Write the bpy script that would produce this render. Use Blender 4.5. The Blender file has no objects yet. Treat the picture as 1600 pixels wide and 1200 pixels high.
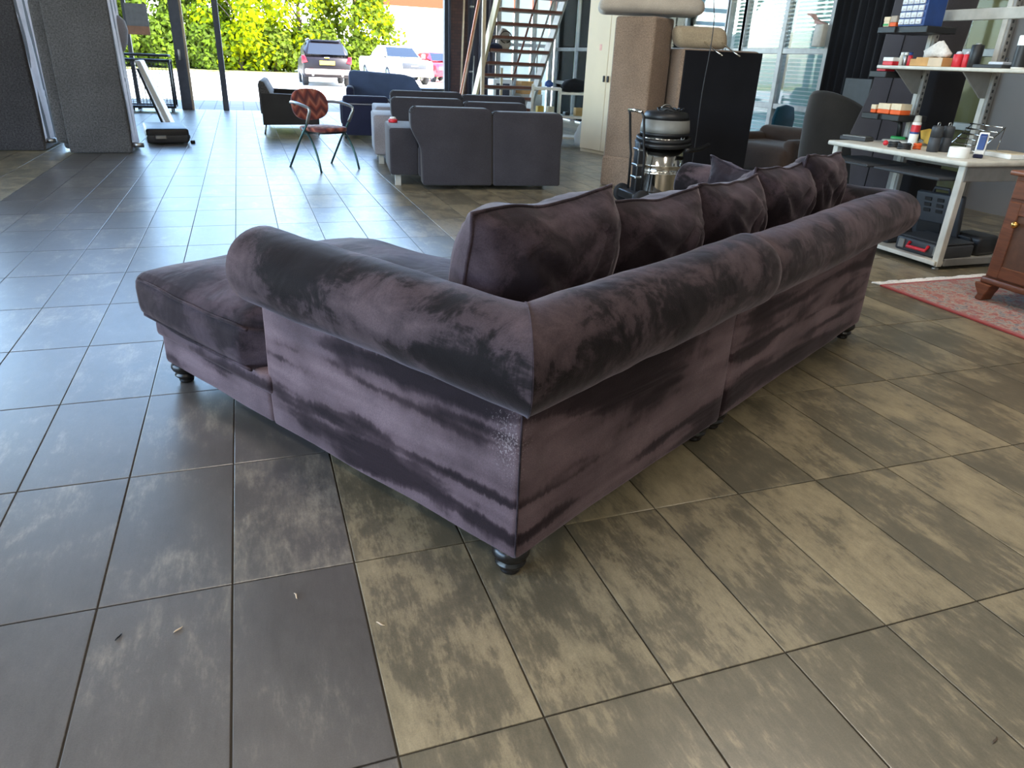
import bpy, bmesh, math, random
from mathutils import Vector, Matrix
random.seed(7)
sc = bpy.context.scene
COL = sc.collection
PI = math.pi

# ------------------------------------------------------------------ camera
FPX, PIT, ROL, YAW, CH = 1113.263, 0.427464, -0.044748, 0.354346, 1.22064
GX0, GY0 = 0.7527, 1.5468            # a joint crossing of the floor tile grid
CAMP = Vector((0, 0, CH))
def ray(px, py):
    cr, sr = math.cos(ROL), math.sin(ROL)
    a = (px-800)/FPX; b = (600-py)/FPX
    x = cr*a+sr*b; y = -sr*a+cr*b
    cp, sp = math.cos(PIT), math.sin(PIT)
    dx, dy, dz = x, cp+y*sp, -sp+y*cp
    cy, sy = math.cos(YAW), math.sin(YAW)
    return Vector((cy*dx+sy*dy, -sy*dx+cy*dy, dz))
FWD = ray(800, 600)
RGT = ray(800+FPX, 600)-FWD
UPV = ray(800, 600-FPX)-FWD
def F(px, py, z=0.0):                 # survey of the photograph: a point at height z
    r = ray(px, py); return CAMP+r*((z-CH)/r.z)
def ATY(px, py, Y):
    r = ray(px, py); return CAMP+r*(Y/r.y)
def ATX(px, py, X):
    r = ray(px, py); return CAMP+r*(X/r.x)
def PX(n, P):                         # length of n photograph pixels at P
    return n*(Vector(P)-CAMP).dot(FWD)/FPX
def proj(P):
    d = Vector(P)-CAMP; w = d.dot(FWD)
    return 800+FPX*d.dot(RGT)/w, 600-FPX*d.dot(UPV)/w, w
cam = bpy.data.cameras.new('camera'); cob = bpy.data.objects.new('camera', cam); COL.objects.link(cob)
cam.sensor_fit = 'HORIZONTAL'; cam.sensor_width = 36.0; cam.lens = FPX/1600*36
cam.clip_start = 0.05; cam.clip_end = 500
M = Matrix.Identity(4)
for i in range(3):
    M[i][0] = RGT[i]; M[i][1] = UPV[i]; M[i][2] = -FWD[i]; M[i][3] = CAMP[i]
cob.matrix_world = M
sc.camera = cob

# ------------------------------------------------------------------ light
sc.view_settings.view_transform = 'Standard'
sc.view_settings.look = 'None'
sc.view_settings.gamma = 1.0
sc.view_settings.use_curve_mapping = False
sc.view_settings.exposure = 2.25
sc.cycles.use_denoising = True
sc.cycles.max_bounces = 9
sc.cycles.diffuse_bounces = 5
sc.cycles.sample_clamp_indirect = 8.0
world = bpy.data.worlds.new('sky'); sc.world = world; world.use_nodes = True
wn = world.node_tree; wn.nodes.clear()
wo = wn.nodes.new('ShaderNodeOutputWorld'); wb = wn.nodes.new('ShaderNodeBackground')
ws = wn.nodes.new('ShaderNodeTexSky'); ws.sky_type = 'NISHITA'; ws.sun_disc = False
SUN_EL, SUN_DIR = math.radians(50), Vector((0.533, -0.36, 0.766)).normalized()
ws.sun_elevation = SUN_EL; ws.sun_rotation = math.atan2(SUN_DIR.x, SUN_DIR.y); ws.altitude = 20
ws.air_density = 1.0; ws.dust_density = 1.2; ws.ozone_density = 1.0
wb.inputs['Strength'].default_value = 0.55
wn.links.new(ws.outputs[0], wb.inputs[0]); wn.links.new(wb.outputs[0], wo.inputs[0])
sl = bpy.data.lights.new('sun', 'SUN'); sl.energy = 3.8; sl.angle = math.radians(0.6); sl.color = (1, .95, .86)
so = bpy.data.objects.new('sun', sl); COL.objects.link(so)
so.rotation_euler = SUN_DIR.to_track_quat('Z', 'Y').to_euler(); so.location = (0, 0, 30)
def portal(name, loc, rot, sx, sy):
    l = bpy.data.lights.new(name, 'AREA'); l.shape = 'RECTANGLE'; l.size = sx; l.size_y = sy
    l.cycles.is_portal = True
    o = bpy.data.objects.new(name, l); COL.objects.link(o); o.location = loc; o.rotation_euler = rot
HALL_X0, HALL_X1, HALL_Y0, HALL_Y1, HALL_Z = -8.0, 7.0, -8.0, 17.0, 6.6
portal('daylight_portal_front', (-1.8, 17.4, 3.2), (-PI/2, 0, 0), 12.4, 6.3)
portal('daylight_portal_left', (-8.3, 1.0, 2.7), (0, -PI/2, 0), 4.4, 10.4)

# ------------------------------------------------------------------ mesh helpers
class MB:
    def __init__(s): s.v = []; s.f = []; s.smooth = []
    def add(s, vs, fs, sm=False):
        o = len(s.v); s.v += [tuple(v) for v in vs]
        for f in fs: s.f.append(tuple(i+o for i in f)); s.smooth.append(sm)
        return s
    def bm(s, b, sm=True, mtx=None):
        b.verts.ensure_lookup_table(); b.verts.index_update()
        s.add([(mtx @ v.co) if mtx else v.co for v in b.verts], [[v.index for v in f.verts] for f in b.faces], sm); b.free(); return s
    def box(s, x0, x1, y0, y1, z0, z1, bev=0.0, seg=1, mtx=None, sm=None):
        b = bmesh.new(); bmesh.ops.create_cube(b, size=1)
        for v in b.verts: v.co = Vector(((x0+x1)/2+v.co.x*(x1-x0), (y0+y1)/2+v.co.y*(y1-y0), (z0+z1)/2+v.co.z*(z1-z0)))
        if bev > 0: bmesh.ops.bevel(b, geom=b.edges[:], offset=min(bev, .49*min(abs(x1-x0), abs(y1-y0), abs(z1-z0))), segments=seg, profile=.5, affect='EDGES')
        return s.bm(b, (bev > 0 and seg > 1) if sm is None else sm, mtx)
    def prism(s, pts, axis, a0, a1, bev=0.0, seg=1, mtx=None):
        # polygon pts (p,q) extruded along axis 'x' (p=y,q=z), 'y' (p=x,q=z), 'z' (p=x,q=y)
        def P(p, q, a): return {'x': (a, p, q), 'y': (p, a, q), 'z': (p, q, a)}[axis]
        b = bmesh.new(); n = len(pts)
        A = [b.verts.new(P(p, q, a0)) for p, q in pts]; B = [b.verts.new(P(p, q, a1)) for p, q in pts]
        b.faces.new(A); b.faces.new(B[::-1])
        for i in range(n): b.faces.new((A[i], B[i], B[(i+1) % n], A[(i+1) % n]))
        bmesh.ops.recalc_face_normals(b, faces=b.faces[:])
        if bev > 0: bmesh.ops.bevel(b, geom=b.edges[:], offset=bev, segments=seg, profile=.5, affect='EDGES')
        return s.bm(b, bev > 0 and seg > 1, mtx)
    def tube(s, path, r, n=8, closed=False, caps=True, mtx=None):
        P = [Vector(p) for p in path]; m = len(P); rr = r if isinstance(r, (list, tuple)) else [r]*m
        up = Vector((0, 0, 1)); vs = []; fs = []; prev = None
        for i in range(m):
            if closed: t = P[(i+1) % m]-P[i-1]
            else: t = P[min(i+1, m-1)]-P[max(i-1, 0)]
            t = t.normalized() if t.length > 1e-9 else Vector((0, 0, 1))
            if prev is None:
                a = up if abs(t.dot(up)) < .95 else Vector((1, 0, 0))
                prev = (a-t*a.dot(t)).normalized()
            else:
                prev = prev-t*prev.dot(t); prev = prev.normalized() if prev.length > 1e-6 else Vector((1, 0, 0))
            q = t.cross(prev)
            for k in range(n):
                an = 2*PI*k/n; vs.append(P[i]+(prev*math.cos(an)+q*math.sin(an))*rr[i])
        for i in range(m if closed else m-1):
            j = (i+1) % m
            for k in range(n): fs.append((i*n+k, i*n+(k+1) % n, j*n+(k+1) % n, j*n+k))
        if caps and not closed: fs.append(tuple(range(n))[::-1]); fs.append(tuple((m-1)*n+k for k in range(n)))
        if mtx: vs = [mtx @ v for v in vs]
        return s.add(vs, fs, n > 5)
    def lathe(s, prof, n=20, c=(0, 0, 0), mtx=None, caps=True):
        vs = []; fs = []; m = len(prof)
        for r, z in prof:
            for k in range(n):
                a = 2*PI*k/n; vs.append(Vector((c[0]+r*math.cos(a), c[1]+r*math.sin(a), c[2]+z)))
        for i in range(m-1):
            for k in range(n): fs.append((i*n+k, i*n+(k+1) % n, (i+1)*n+(k+1) % n, (i+1)*n+k))
        if caps:
            if prof[0][0] > 1e-5: fs.append(tuple(range(n))[::-1])
            if prof[-1][0] > 1e-5: fs.append(tuple((m-1)*n+k for k in range(n)))
        if mtx: vs = [mtx @ v for v in vs]
        return s.add(vs, fs, True)
    def quad(s, a, b, c, d): return s.add([a, b, c, d], [(0, 1, 2, 3)])
    def xf(s, fn): s.v = [tuple(fn(Vector(v))) for v in s.v]; return s
    def build(s, name, mat, parent=None, **kw):
        me = bpy.data.meshes.new(name); me.from_pydata(s.v, [], s.f)
        me.polygons.foreach_set('use_smooth', s.smooth)
        b = bmesh.new(); b.from_mesh(me); bmesh.ops.recalc_face_normals(b, faces=b.faces[:]); b.to_mesh(me); b.free()
        me.materials.append(mat); me.update()
        o = bpy.data.objects.new(name, me); COL.objects.link(o)
        if parent is not None: o.parent = parent
        for k, v in kw.items(): o[k] = v
        return o
def frame(o, loc, rz=0.0, mtx=None):
    if mtx is not None: o.matrix_world = mtx
    else: o.location = loc; o.rotation_euler = (0, 0, rz)
    return o
def thing(name, label, cat, loc=(0, 0, 0), rz=0.0, group=None):
    o = bpy.data.objects.new(name, None); COL.objects.link(o); o.empty_display_size = .1
    o.location = loc; o.rotation_euler = (0, 0, rz); o['label'] = label; o['category'] = cat
    if group: o['group'] = group
    return o
def tag(o, label, cat, group=None):
    o['label'] = label; o['category'] = cat
    if group: o['group'] = group
    return o
def copytree(o, loc=None, rz=None, label=None, parent=None):
    c = o.copy(); COL.objects.link(c)
    if parent is not None: c.parent = parent
    if loc is not None: c.location = loc
    if rz is not None: c.rotation_euler = (0, 0, rz)
    if label: c['label'] = label
    for ch in list(o.children): copytree(ch, parent=c)
    return c
def struct(o, label=None):
    o['kind'] = 'structure'
    if label: o['label'] = label
    return o
def MT(origin, ex, ey, ez):
    m = Matrix.Identity(4)
    for i in range(3): m[i][0] = ex[i]; m[i][1] = ey[i]; m[i][2] = ez[i]; m[i][3] = origin[i]
    return m

# ------------------------------------------------------------------ materials
def srgb(r, g, b):
    def c(v):
        v /= 255.0
        return v/12.92 if v <= .04045 else ((v+.055)/1.055)**2.4
    return (c(r), c(g), c(b), 1)
class NT:
    def __init__(s, name):
        s.m = bpy.data.materials.new(name); s.m.use_nodes = True; s.t = s.m.node_tree; s.n = s.t.nodes
        s.b = s.n['Principled BSDF']
    def nd(s, typ, **kw):
        x = s.n.new(typ)
        for k, v in kw.items(): setattr(x, k, v)
        return x
    def link(s, a, b): s.t.links.new(a, b)
    def coord(s, kind='Object', scale=(1, 1, 1), rot=(0, 0, 0)):
        if kind == 'World': src = s.nd('ShaderNodeNewGeometry').outputs['Position']
        else: src = s.nd('ShaderNodeTexCoord').outputs[kind]
        mp = s.nd('ShaderNodeMapping'); mp.inputs['Scale'].default_value = scale; mp.inputs['Rotation'].default_value = rot
        s.link(src, mp.inputs[0]); return mp.outputs[0]
    def noise(s, vec, scale, detail=4, rough=.55, dist=0.0):
        x = s.nd('ShaderNodeTexNoise'); x.inputs['Scale'].default_value = scale; x.inputs['Detail'].default_value = detail
        x.inputs['Roughness'].default_value = rough; x.inputs['Distortion'].default_value = dist
        s.link(vec, x.inputs['Vector']); return x.outputs['Fac']
    def ramp(s, fac, stops):
        x = s.nd('ShaderNodeValToRGB'); e = x.color_ramp.elements
        while len(e) < len(stops): e.new(.5)
        for el, (p, c) in zip(e, stops): el.position = p; el.color = c if len(c) == 4 else (*c, 1)
        s.link(fac, x.inputs[0]); return x.outputs[0]
    def mix(s, a, b, fac, mode='MIX'):
        x = s.nd('ShaderNodeMix', data_type='RGBA', blend_type=mode)
        for sock, val in ((x.inputs[6], a), (x.inputs[7], b), (x.inputs[0], fac)):
            if hasattr(val, 'links'): s.link(val, sock)
            else: sock.default_value = val
        return x.outputs[2]
    def math(s, op, a, b=0.0, c=0.0):
        x = s.nd('ShaderNodeMath', operation=op)
        for sock, val in zip(x.inputs, (a, b, c)):
            if hasattr(val, 'links'): s.link(val, sock)
            else: sock.default_value = val
        return x.outputs[0]
    def bump(s, h, strength=.2, dist=.01):
        x = s.nd('ShaderNodeBump'); x.inputs['Strength'].default_value = strength; x.inputs['Distance'].default_value = dist
        s.link(h, x.inputs['Height']); s.link(x.outputs[0], s.b.inputs['Normal'])
    def set(s, **kw):
        for k, v in kw.items():
            i = s.b.inputs[k.replace('_', ' ')]
            if hasattr(v, 'links'): s.link(v, i)
            else: i.default_value = v
        return s
BLACK, WHITE = (0, 0, 0, 1), (1, 1, 1, 1)
def plain(name, c, rough=.6, metal=0.0, var=.12, scale=12.0, bump=0.0, bscale=60.0, **kw):
    m = NT(name); v = m.coord('Object')
    n = m.noise(v, scale, 3)
    dark = tuple(x*(1-var) for x in c[:3])+(1,); light = tuple(min(1, x*(1+var)) for x in c[:3])+(1,)
    m.set(Base_Color=m.ramp(n, [(.3, dark), (.7, light)]), Roughness=rough, Metallic=metal, **kw)
    if bump: m.bump(m.noise(v, bscale, 2), bump, .003)
    return m.m
def fabric(name, c, var=.18, scale=220.0, big=3.0, bump=.35, sheen=.25):
    m = NT(name); v = m.coord('Object')
    w = m.noise(v, scale, 2, .7); g = m.noise(v, big, 3)
    dk = tuple(x*(1-var*1.6) for x in c[:3])+(1,); lt = tuple(min(1, x*(1+var*1.6)) for x in c[:3])+(1,)
    base = m.ramp(w, [(.3, dk), (.7, lt)])
    col = m.mix(base, m.ramp(g, [(.3, (.8, .8, .8, 1)), (.7, (1.12, 1.12, 1.12, 1))]), 1.0, 'MULTIPLY')
    m.set(Base_Color=col, Roughness=.9, Sheen_Weight=sheen, Sheen_Roughness=.5)
    m.b.inputs['Specular IOR Level'].default_value = .15
    m.bump(w, bump, .002)
    return m.m
def velvet(name, mode):
    m = NT(name)
    fine = m.noise(m.coord('Object'), 260, 2, .7)
    if mode == 'panel':
        # nap brushed in long level strokes, with broken ends
        c = m.noise(m.coord('Object', (70, 70, 5)), 1.0, 3, .7)
        sv = m.nd('ShaderNodeCombineXYZ'); m.link(m.math('MULTIPLY', m.math('SUBTRACT', c, .5), .20), sv.inputs[2])
        av = m.nd('ShaderNodeVectorMath', operation='ADD'); m.link(m.coord('Object', (.95, .95, 8.0), (0, 0, 0)), av.inputs[0]); m.link(sv.outputs[0], av.inputs[1])
        a = m.noise(av.outputs[0], 1.35, 2, .45, .35)
        b = m.noise(m.coord('Object', (3.2, 3.2, 3.0)), 1.3, 4, .6, .4)
        h = m.math('ADD', m.math('MULTIPLY', a, .78), m.math('MULTIPLY', b, .24))
        col = m.ramp(h, [(.425, VD), (.470, VM), (.500, VL), (.60, VL2)])
        patch = m.noise(m.coord('Object', (1.6, 1.6, 2.4)), 2.0, 3, .55, .3)
        col = m.mix(col, m.ramp(patch, [(.34, (.66, .64, .66, 1)), (.6, (1.08, 1.05, 1.07, 1))]), 1.0, 'MULTIPLY')
        # bare pale fibres rubbed through at the outer corner
        dv = m.nd('ShaderNodeVectorMath', operation='DISTANCE'); m.link(m.coord('Object', (1, 1, .55)), dv.inputs[0]); dv.inputs[1].default_value = (0, .035, .22)
        near = m.math('SUBTRACT', 1.0, m.math('DIVIDE', dv.outputs['Value'], .075))
        wn2 = m.noise(m.coord('Object', (1, 1, 1)), 150, 4, .8, .6)
        wear = m.ramp(m.math('ADD', wn2, m.math('MULTIPLY', m.math('MAXIMUM', near, -.4), .15)), [(.64, BLACK), (.70, WHITE)])
        col = m.mix(col, srgb(136, 124, 126), wear)
        cr = m.noise(m.coord('Object', (.8, .8, 7)), 2.0, 2, .5, .8)
    else:
        a = m.noise(m.coord('Object', (1, 1, 1.5)), 3.2, 3, .55, .5)
        b = m.noise(m.coord('Object', (1, 1, 1.4)), 9, 5, .72, .7)
        c = m.noise(m.coord('Object', (60, 60, 12)), 1.2, 2, .6)
        h = m.math('ADD', m.math('MULTIPLY', a, .62), m.math('ADD', m.math('MULTIPLY', b, .32), m.math('MULTIPLY', c, .07)))
        col = m.ramp(h, [(.475, VD), (.502, VM), (.532, VL), (.645, VL2)])
        cr = m.noise(m.coord('Object', (1, 1, 1)), 7, 2, .5, .6)
    col = m.mix(col, m.ramp(fine, [(.2, (.72, .72, .72, 1)), (.8, (1.2, 1.2, 1.2, 1))]), 1.0, 'MULTIPLY')
    m.set(Base_Color=col, Roughness=.75, Sheen_Weight=.3, Sheen_Roughness=.35, Sheen_Tint=(.75, .65, .72, 1))
    m.b.inputs['Specular IOR Level'].default_value = .12
    bh = m.math('ADD', m.math('MULTIPLY', cr, 1.0), m.math('MULTIPLY', fine, .08))
    m.bump(bh, .35, .02)
    return m.m
VD, VM, VL, VL2 = srgb(38, 29, 33), srgb(61, 49, 53), srgb(94, 79, 83), srgb(112, 96, 100)
MAT = {}
MAT['velvet_panel'] = velvet('velvet_panel', 'panel')
VD, VM, VL, VL2 = srgb(18, 14, 16), srgb(33, 26, 29), srgb(58, 48, 52), srgb(80, 67, 71)
MAT['velvet_roll'] = velvet('velvet_roll', 'roll')
VD, VM, VL, VL2 = srgb(34, 27, 32), srgb(44, 36, 41), srgb(56, 46, 52), srgb(76, 64, 71)
MAT['velvet_soft'] = velvet('velvet_soft', 'roll')
MAT['black_wood'] = plain('black_wood', srgb(22, 20, 20), .28)
MAT['black_plastic'] = plain('black_plastic', srgb(26, 26, 28), .45)
MAT['dark_plastic'] = plain('dark_plastic', srgb(52, 54, 58), .5)
MAT['black_cloth'] = fabric('black_cloth', srgb(24, 24, 28), sheen=.05)
MAT['chrome'] = plain('chrome', srgb(215, 212, 205), .12, 1.0, .05)
MAT['steel'] = plain('steel', srgb(170, 170, 168), .35, 1.0, .08)
MAT['grey_fabric'] = fabric('grey_fabric', srgb(58, 55, 60))
MAT['mid_grey_fabric'] = fabric('mid_grey_fabric', srgb(86, 84, 83), .32, 60, 2.0)
MAT['charcoal_fabric'] = fabric('charcoal_fabric', srgb(64, 62, 63), .34, 60, 1.6)
MAT['light_grey_fabric'] = fabric('light_grey_fabric', srgb(150, 146, 152))
MAT['blue_grey_fabric'] = fabric('blue_grey_fabric', srgb(88, 104, 138))
MAT['navy_fabric'] = fabric('navy_fabric', srgb(42, 44, 66))
MAT['taupe_fabric'] = fabric('taupe_fabric', srgb(62, 60, 59))
MAT['lining'] = fabric('lining', srgb(214, 204, 206), .05, 90, 5)
MAT['tan_fabric'] = fabric('tan_fabric', srgb(136, 115, 98), .2, 80)
MAT['tan_light_fabric'] = fabric('tan_light_fabric', srgb(170, 152, 126), .12, 90)
MAT['putty_fabric'] = fabric('putty_fabric', srgb(178, 166, 152), .08, 150)
MAT['brown_fabric'] = fabric('brown_fabric', srgb(72, 58, 50))
MAT['dark_brown_fabric'] = fabric('dark_brown_fabric', srgb(72, 58, 48))
MAT['teal_fabric'] = fabric('teal_fabric', srgb(30, 84, 108))
MAT['white_metal'] = plain('white_metal', srgb(200, 196, 184), .45)
MAT['cream_metal'] = plain('cream_metal', srgb(226, 206, 172), .45, 0, .04, 2)
MAT['grey_metal'] = plain('grey_metal', srgb(128, 126, 122), .45)
MAT['pale_grey_metal'] = plain('pale_grey_metal', srgb(176, 174, 166), .45)
MAT['frame_metal'] = plain('frame_metal', srgb(150, 152, 152), .4, .3)
MAT['dark_frame'] = plain('dark_frame', srgb(72, 76, 88), .4, .3)
MAT['white_plaster'] = plain('white_plaster', srgb(200, 198, 192), .9, 0, .04, 2)
MAT['grey_wall'] = plain('grey_wall', srgb(128, 126, 126), .7, 0, .06, 1.5)
MAT['dark_wall'] = plain('dark_wall', srgb(88, 86, 98), .7, 0, .08, 3)
MAT['ceiling'] = plain('ceiling', srgb(196, 196, 192), .9, 0, .05, 1)
MAT['tread_wood'] = plain('tread_wood', srgb(110, 66, 50), .5, 0, .2, 8)
MAT['cream_wood'] = plain('cream_wood', srgb(222, 208, 168), .5, 0, .06, 6)
MAT['plank_wood'] = plain('plank_wood', srgb(206, 184, 156), .6, 0, .1, 10)
MAT['orange_paint'] = plain('orange_paint', srgb(196, 120, 78), .6)
MAT['white_paint'] = plain('white_paint', srgb(236, 236, 232), .5, 0, .03)
MAT['red_plastic'] = plain('red_plastic', srgb(205, 40, 52), .4)
MAT['blue_plastic'] = plain('blue_plastic', srgb(28, 62, 124), .4)
MAT['green_plastic'] = plain('green_plastic', srgb(36, 158, 76), .4)
MAT['clear_plastic'] = plain('clear_plastic', srgb(200, 205, 215), .25, 0, .1, 40)
MAT['cardboard'] = plain('cardboard', srgb(196, 150, 94), .8)
MAT['box_cream'] = plain('box_cream', srgb(226, 208, 176), .7)
MAT['box_orange'] = plain('box_orange', srgb(230, 96, 34), .6)
MAT['yellow_sheet'] = plain('yellow_sheet', srgb(222, 176, 74), .7)
MAT['rag'] = fabric('rag', srgb(218, 214, 208), .08, 60)
MAT['brass'] = plain('brass', srgb(196, 152, 84), .25, 1.0)
MAT['tyre'] = plain('tyre', srgb(30, 30, 32), .8)
MAT['car_black'] = plain('car_black', srgb(26, 20, 22), .4, 0, .02, Specular_IOR_Level=.25)
MAT['car_white'] = plain('car_white', srgb(232, 232, 230), .25, 0, .02, Coat_Weight=.5)
MAT['car_red'] = plain('car_red', srgb(196, 40, 56), .25, 0, .02, Coat_Weight=.5)
MAT['car_glass'] = plain('car_glass', srgb(26, 34, 44), .25, 0, .02, Specular_IOR_Level=.3)
MAT['tail_red'] = plain('tail_red', srgb(200, 30, 44), .2)
MAT['plate_yellow'] = plain('plate_yellow', srgb(240, 196, 60), .5)
MAT['mahogany'] = None
def glass(name, tint=(.93, .97, .97, 1), base=.04):
    m = NT(name); m.n.remove(m.b)
    tr = m.nd('ShaderNodeBsdfTransparent'); tr.inputs[0].default_value = tint
    gl = m.nd('ShaderNodeBsdfGlossy'); gl.inputs['Roughness'].default_value = .02
    fr = m.nd('ShaderNodeFresnel'); fr.inputs[0].default_value = 1.18
    mx = m.nd('ShaderNodeMixShader'); m.link(fr.outputs[0], mx.inputs[0]); m.link(tr.outputs[0], mx.inputs[1]); m.link(gl.outputs[0], mx.inputs[2])
    m.link(mx.outputs[0], m.n['Material Output'].inputs[0]); return m.m
MAT['glass'] = glass('glass')
def translucent(name, c, tr=.5):
    m = NT(name); m.n.remove(m.b)
    d = m.nd('ShaderNodeBsdfDiffuse'); d.inputs[0].default_value = c
    t = m.nd('ShaderNodeBsdfTranslucent'); t.inputs[0].default_value = c
    mx = m.nd('ShaderNodeMixShader'); mx.inputs[0].default_value = tr
    m.link(d.outputs[0], mx.inputs[1]); m.link(t.outputs[0], mx.inputs[2]); m.link(mx.outputs[0], m.n['Material Output'].inputs[0]); return m.m
MAT['blind'] = translucent('blind', srgb(138, 164, 158), .30)
MAT['white_blind'] = translucent('white_blind', srgb(226, 226, 220), .4)
MAT['dark_taupe_fabric'] = fabric('dark_taupe_fabric', srgb(42, 40, 38))
MAT['olive_blind'] = translucent('olive_blind', srgb(120, 112, 78), .2)
MAT['blue_screen'] = translucent('blue_screen', srgb(222, 220, 212), .6)
MAT['frosted'] = translucent('frosted', srgb(206, 222, 232), .5)
MAT['bag_plastic'] = translucent('bag_plastic', srgb(226, 230, 234), .4)
MAT['leaf'] = translucent('leaf', srgb(96, 114, 30), .4)
MAT['leaf_yellow'] = translucent('leaf_yellow', srgb(146, 156, 16), .42)
MAT['leaf_dark'] = translucent('leaf_dark', srgb(84, 96, 36), .35)
MAT['bark'] = plain('bark', srgb(84, 70, 56), .9, 0, .3)
m = NT('mahogany'); v = m.coord('Object', (3, 3, 22)); n = m.noise(v, 1.6, 5, .6, .8)
m.set(Base_Color=m.ramp(n, [(.3, srgb(84, 46, 30)), (.7, srgb(128, 76, 50))]), Roughness=.38); MAT['mahogany'] = m.m
# ------------------------------------------------------------------ floor
def tile_mat(name, dark):
    m = NT(name)
    pos = m.nd('ShaderNodeNewGeometry').outputs['Position']
    sp = m.nd('ShaderNodeSeparateXYZ'); m.link(pos, sp.inputs[0])
    ix = m.math('FLOOR', m.math('DIVIDE', m.math('SUBTRACT', sp.outputs[0], GX0), .3))
    iy = m.math('FLOOR', m.math('DIVIDE', m.math('SUBTRACT', sp.outputs[1], GY0), .6))
    cb = m.nd('ShaderNodeCombineXYZ'); m.link(ix, cb.inputs[0]); m.link(iy, cb.inputs[1])
    wn_ = m.nd('ShaderNodeTexWhiteNoise', noise_dimensions='2D'); m.link(cb.outputs[0], wn_.inputs['Vector'])
    hv = wn_.outputs['Value']
    off = m.nd('ShaderNodeVectorMath', operation='SCALE'); m.link(wn_.outputs['Color'], off.inputs[0]); off.inputs['Scale'].default_value = 37.0
    vv = m.nd('ShaderNodeVectorMath', operation='ADD'); m.link(pos, vv.inputs[0]); m.link(off.outputs[0], vv.inputs[1])
    def mp(scale):
        x = m.nd('ShaderNodeMapping'); x.inputs['Scale'].default_value = scale; m.link(vv.outputs[0], x.inputs[0]); return x.outputs[0]
    big = m.noise(mp((6.5, 3.8, 1)), 1.0, 4, .55, .5)
    mott = m.noise(mp((26, 17, 1)), 1.0, 4, .6, .3)
    streak = m.noise(mp((46, 9, 1)), 1.0, 4, .65, .2)
    fine = m.noise(mp((160, 40, 1)), 1.0, 2, .6)
    h = m.math('ADD', m.math('ADD', m.math('MULTIPLY', big, .46), m.math('MULTIPLY', mott, .20)), m.math('ADD', m.math('MULTIPLY', streak, .24), m.math('MULTIPLY', fine, .14)))
    h = m.math('ADD', h, m.math('MULTIPLY', m.math('SUBTRACT', hv, .5), .10 if dark else .11))
    if dark:
        col = m.ramp(h, [(.40, srgb(80, 76, 73)), (.55, srgb(90, 86, 83)), (.61, srgb(108, 103, 96)), (.72, srgb(146, 138, 125))])
    else:
        col = m.ramp(h, [(.43, srgb(94, 88, 72)), (.50, srgb(108, 100, 82)), (.55, srgb(134, 123, 99)), (.68, srgb(158, 145, 117))])
    grit = m.noise(mp((900, 900, 1)), .35, 2, .8)
    col = m.mix(col, m.ramp(grit, [(.25, (.80, .80, .80, 1)), (.75, (1.14, 1.14, 1.14, 1))]), 1.0, 'MULTIPLY')
    m.set(Base_Color=col, Roughness=m.math('ADD', m.math('MULTIPLY', streak, .10), .29))
    m.b.inputs['Specular IOR Level'].default_value = 1.0
    m.bump(m.math('ADD', m.math('MULTIPLY', fine, .5), grit), .06, .002)
    return m.m
MAT['tile_dark'] = tile_mat('tile_dark', True); MAT['tile_beige'] = tile_mat('tile_beige', False)
MAT['grout'] = plain('grout', srgb(56, 50, 42), .95)
fl = MB().box(HALL_X0-.3, 10.3, HALL_Y0-.3, HALL_Y1+.2, -.25, -.004).build('floor', MAT['grout'])
struct(fl, 'floor of grey and beige rectangular tiles with a dark lane')
def tile_geo(mb, cx=0, cy=0, w=.2955, l=.5955, c=.0016):
    vs = []
    for dx, dy, z in ((w/2, l/2, -.012), (w/2, l/2, -.0008), (w/2-c, l/2-c, 0)):
        vs += [(cx-dx, cy-dy, z), (cx+dx, cy-dy, z), (cx+dx, cy+dy, z), (cx-dx, cy+dy, z)]
    fs = [(8, 9, 10, 11)]
    for r in (0, 4):
        for k in range(4): fs.append((r+k, r+(k+1) % 4, r+4+(k+1) % 4, r+4+k))
    return mb.add(vs, fs)
SO = Vector((.523, 1.339, 0)); STH = math.radians(29.04)
SU = Vector((math.cos(STH), math.sin(STH), 0)); SV = Vector((-math.sin(STH), math.cos(STH), 0))
tiles = []
for i in range(-29, 21):
    for j in range(-16, 26):
        cx = GX0+.3*(i+.5); cy = GY0+.6*(j+.5)
        if cy > 17.0 or cx < -7.9 or cx > 6.95 or cy < -7.8: continue
        q = Vector((cx, cy, 0))-SO
        a, b = q.dot(SU), q.dot(SV)
        under = (.15 < a < 2.5 and .15 < b < .85) or (.1 < a < .8 and .1 < b < 1.5)
        x, y, w = proj((cx, cy, 0))
        vis = w > .3 and -120 < x < 1720 and 60 < y < 1330
        cr = [proj((cx+dx, cy+dy, 0)) for dx, dy in ((-.15, -.3), (.15, -.3), (.15, .3), (-.15, .3))]
        ar = 0
        if vis and not under and all(c[2] > .1 for c in cr):
            cc = [(min(max(c[0], 0), 1600), min(max(c[1], 0), 1200)) for c in cr]
            ar = abs(sum(cc[k][0]*cc[(k+1) % 4][1]-cc[(k+1) % 4][0]*cc[k][1] for k in range(4)))/2
        tiles.append((ar, i, j, cx, cy))
tiles.sort(reverse=True)
tm = {}
for d in (True, False):
    mm = MB(); tile_geo(mm); o = mm.build('tile', MAT['tile_dark' if d else 'tile_beige'], fl); tm[d] = o.data; bpy.data.objects.remove(o)
rest = {True: MB(), False: MB()}
for n, (ar, i, j, cx, cy) in enumerate(tiles):
    dk = -9 <= i <= -3
    if n < 300 and ar > 0:
        o = bpy.data.objects.new('tile', tm[dk]); COL.objects.link(o); o.parent = fl; o.location = (cx, cy, 0)
    else: tile_geo(rest[dk], cx, cy)
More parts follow.
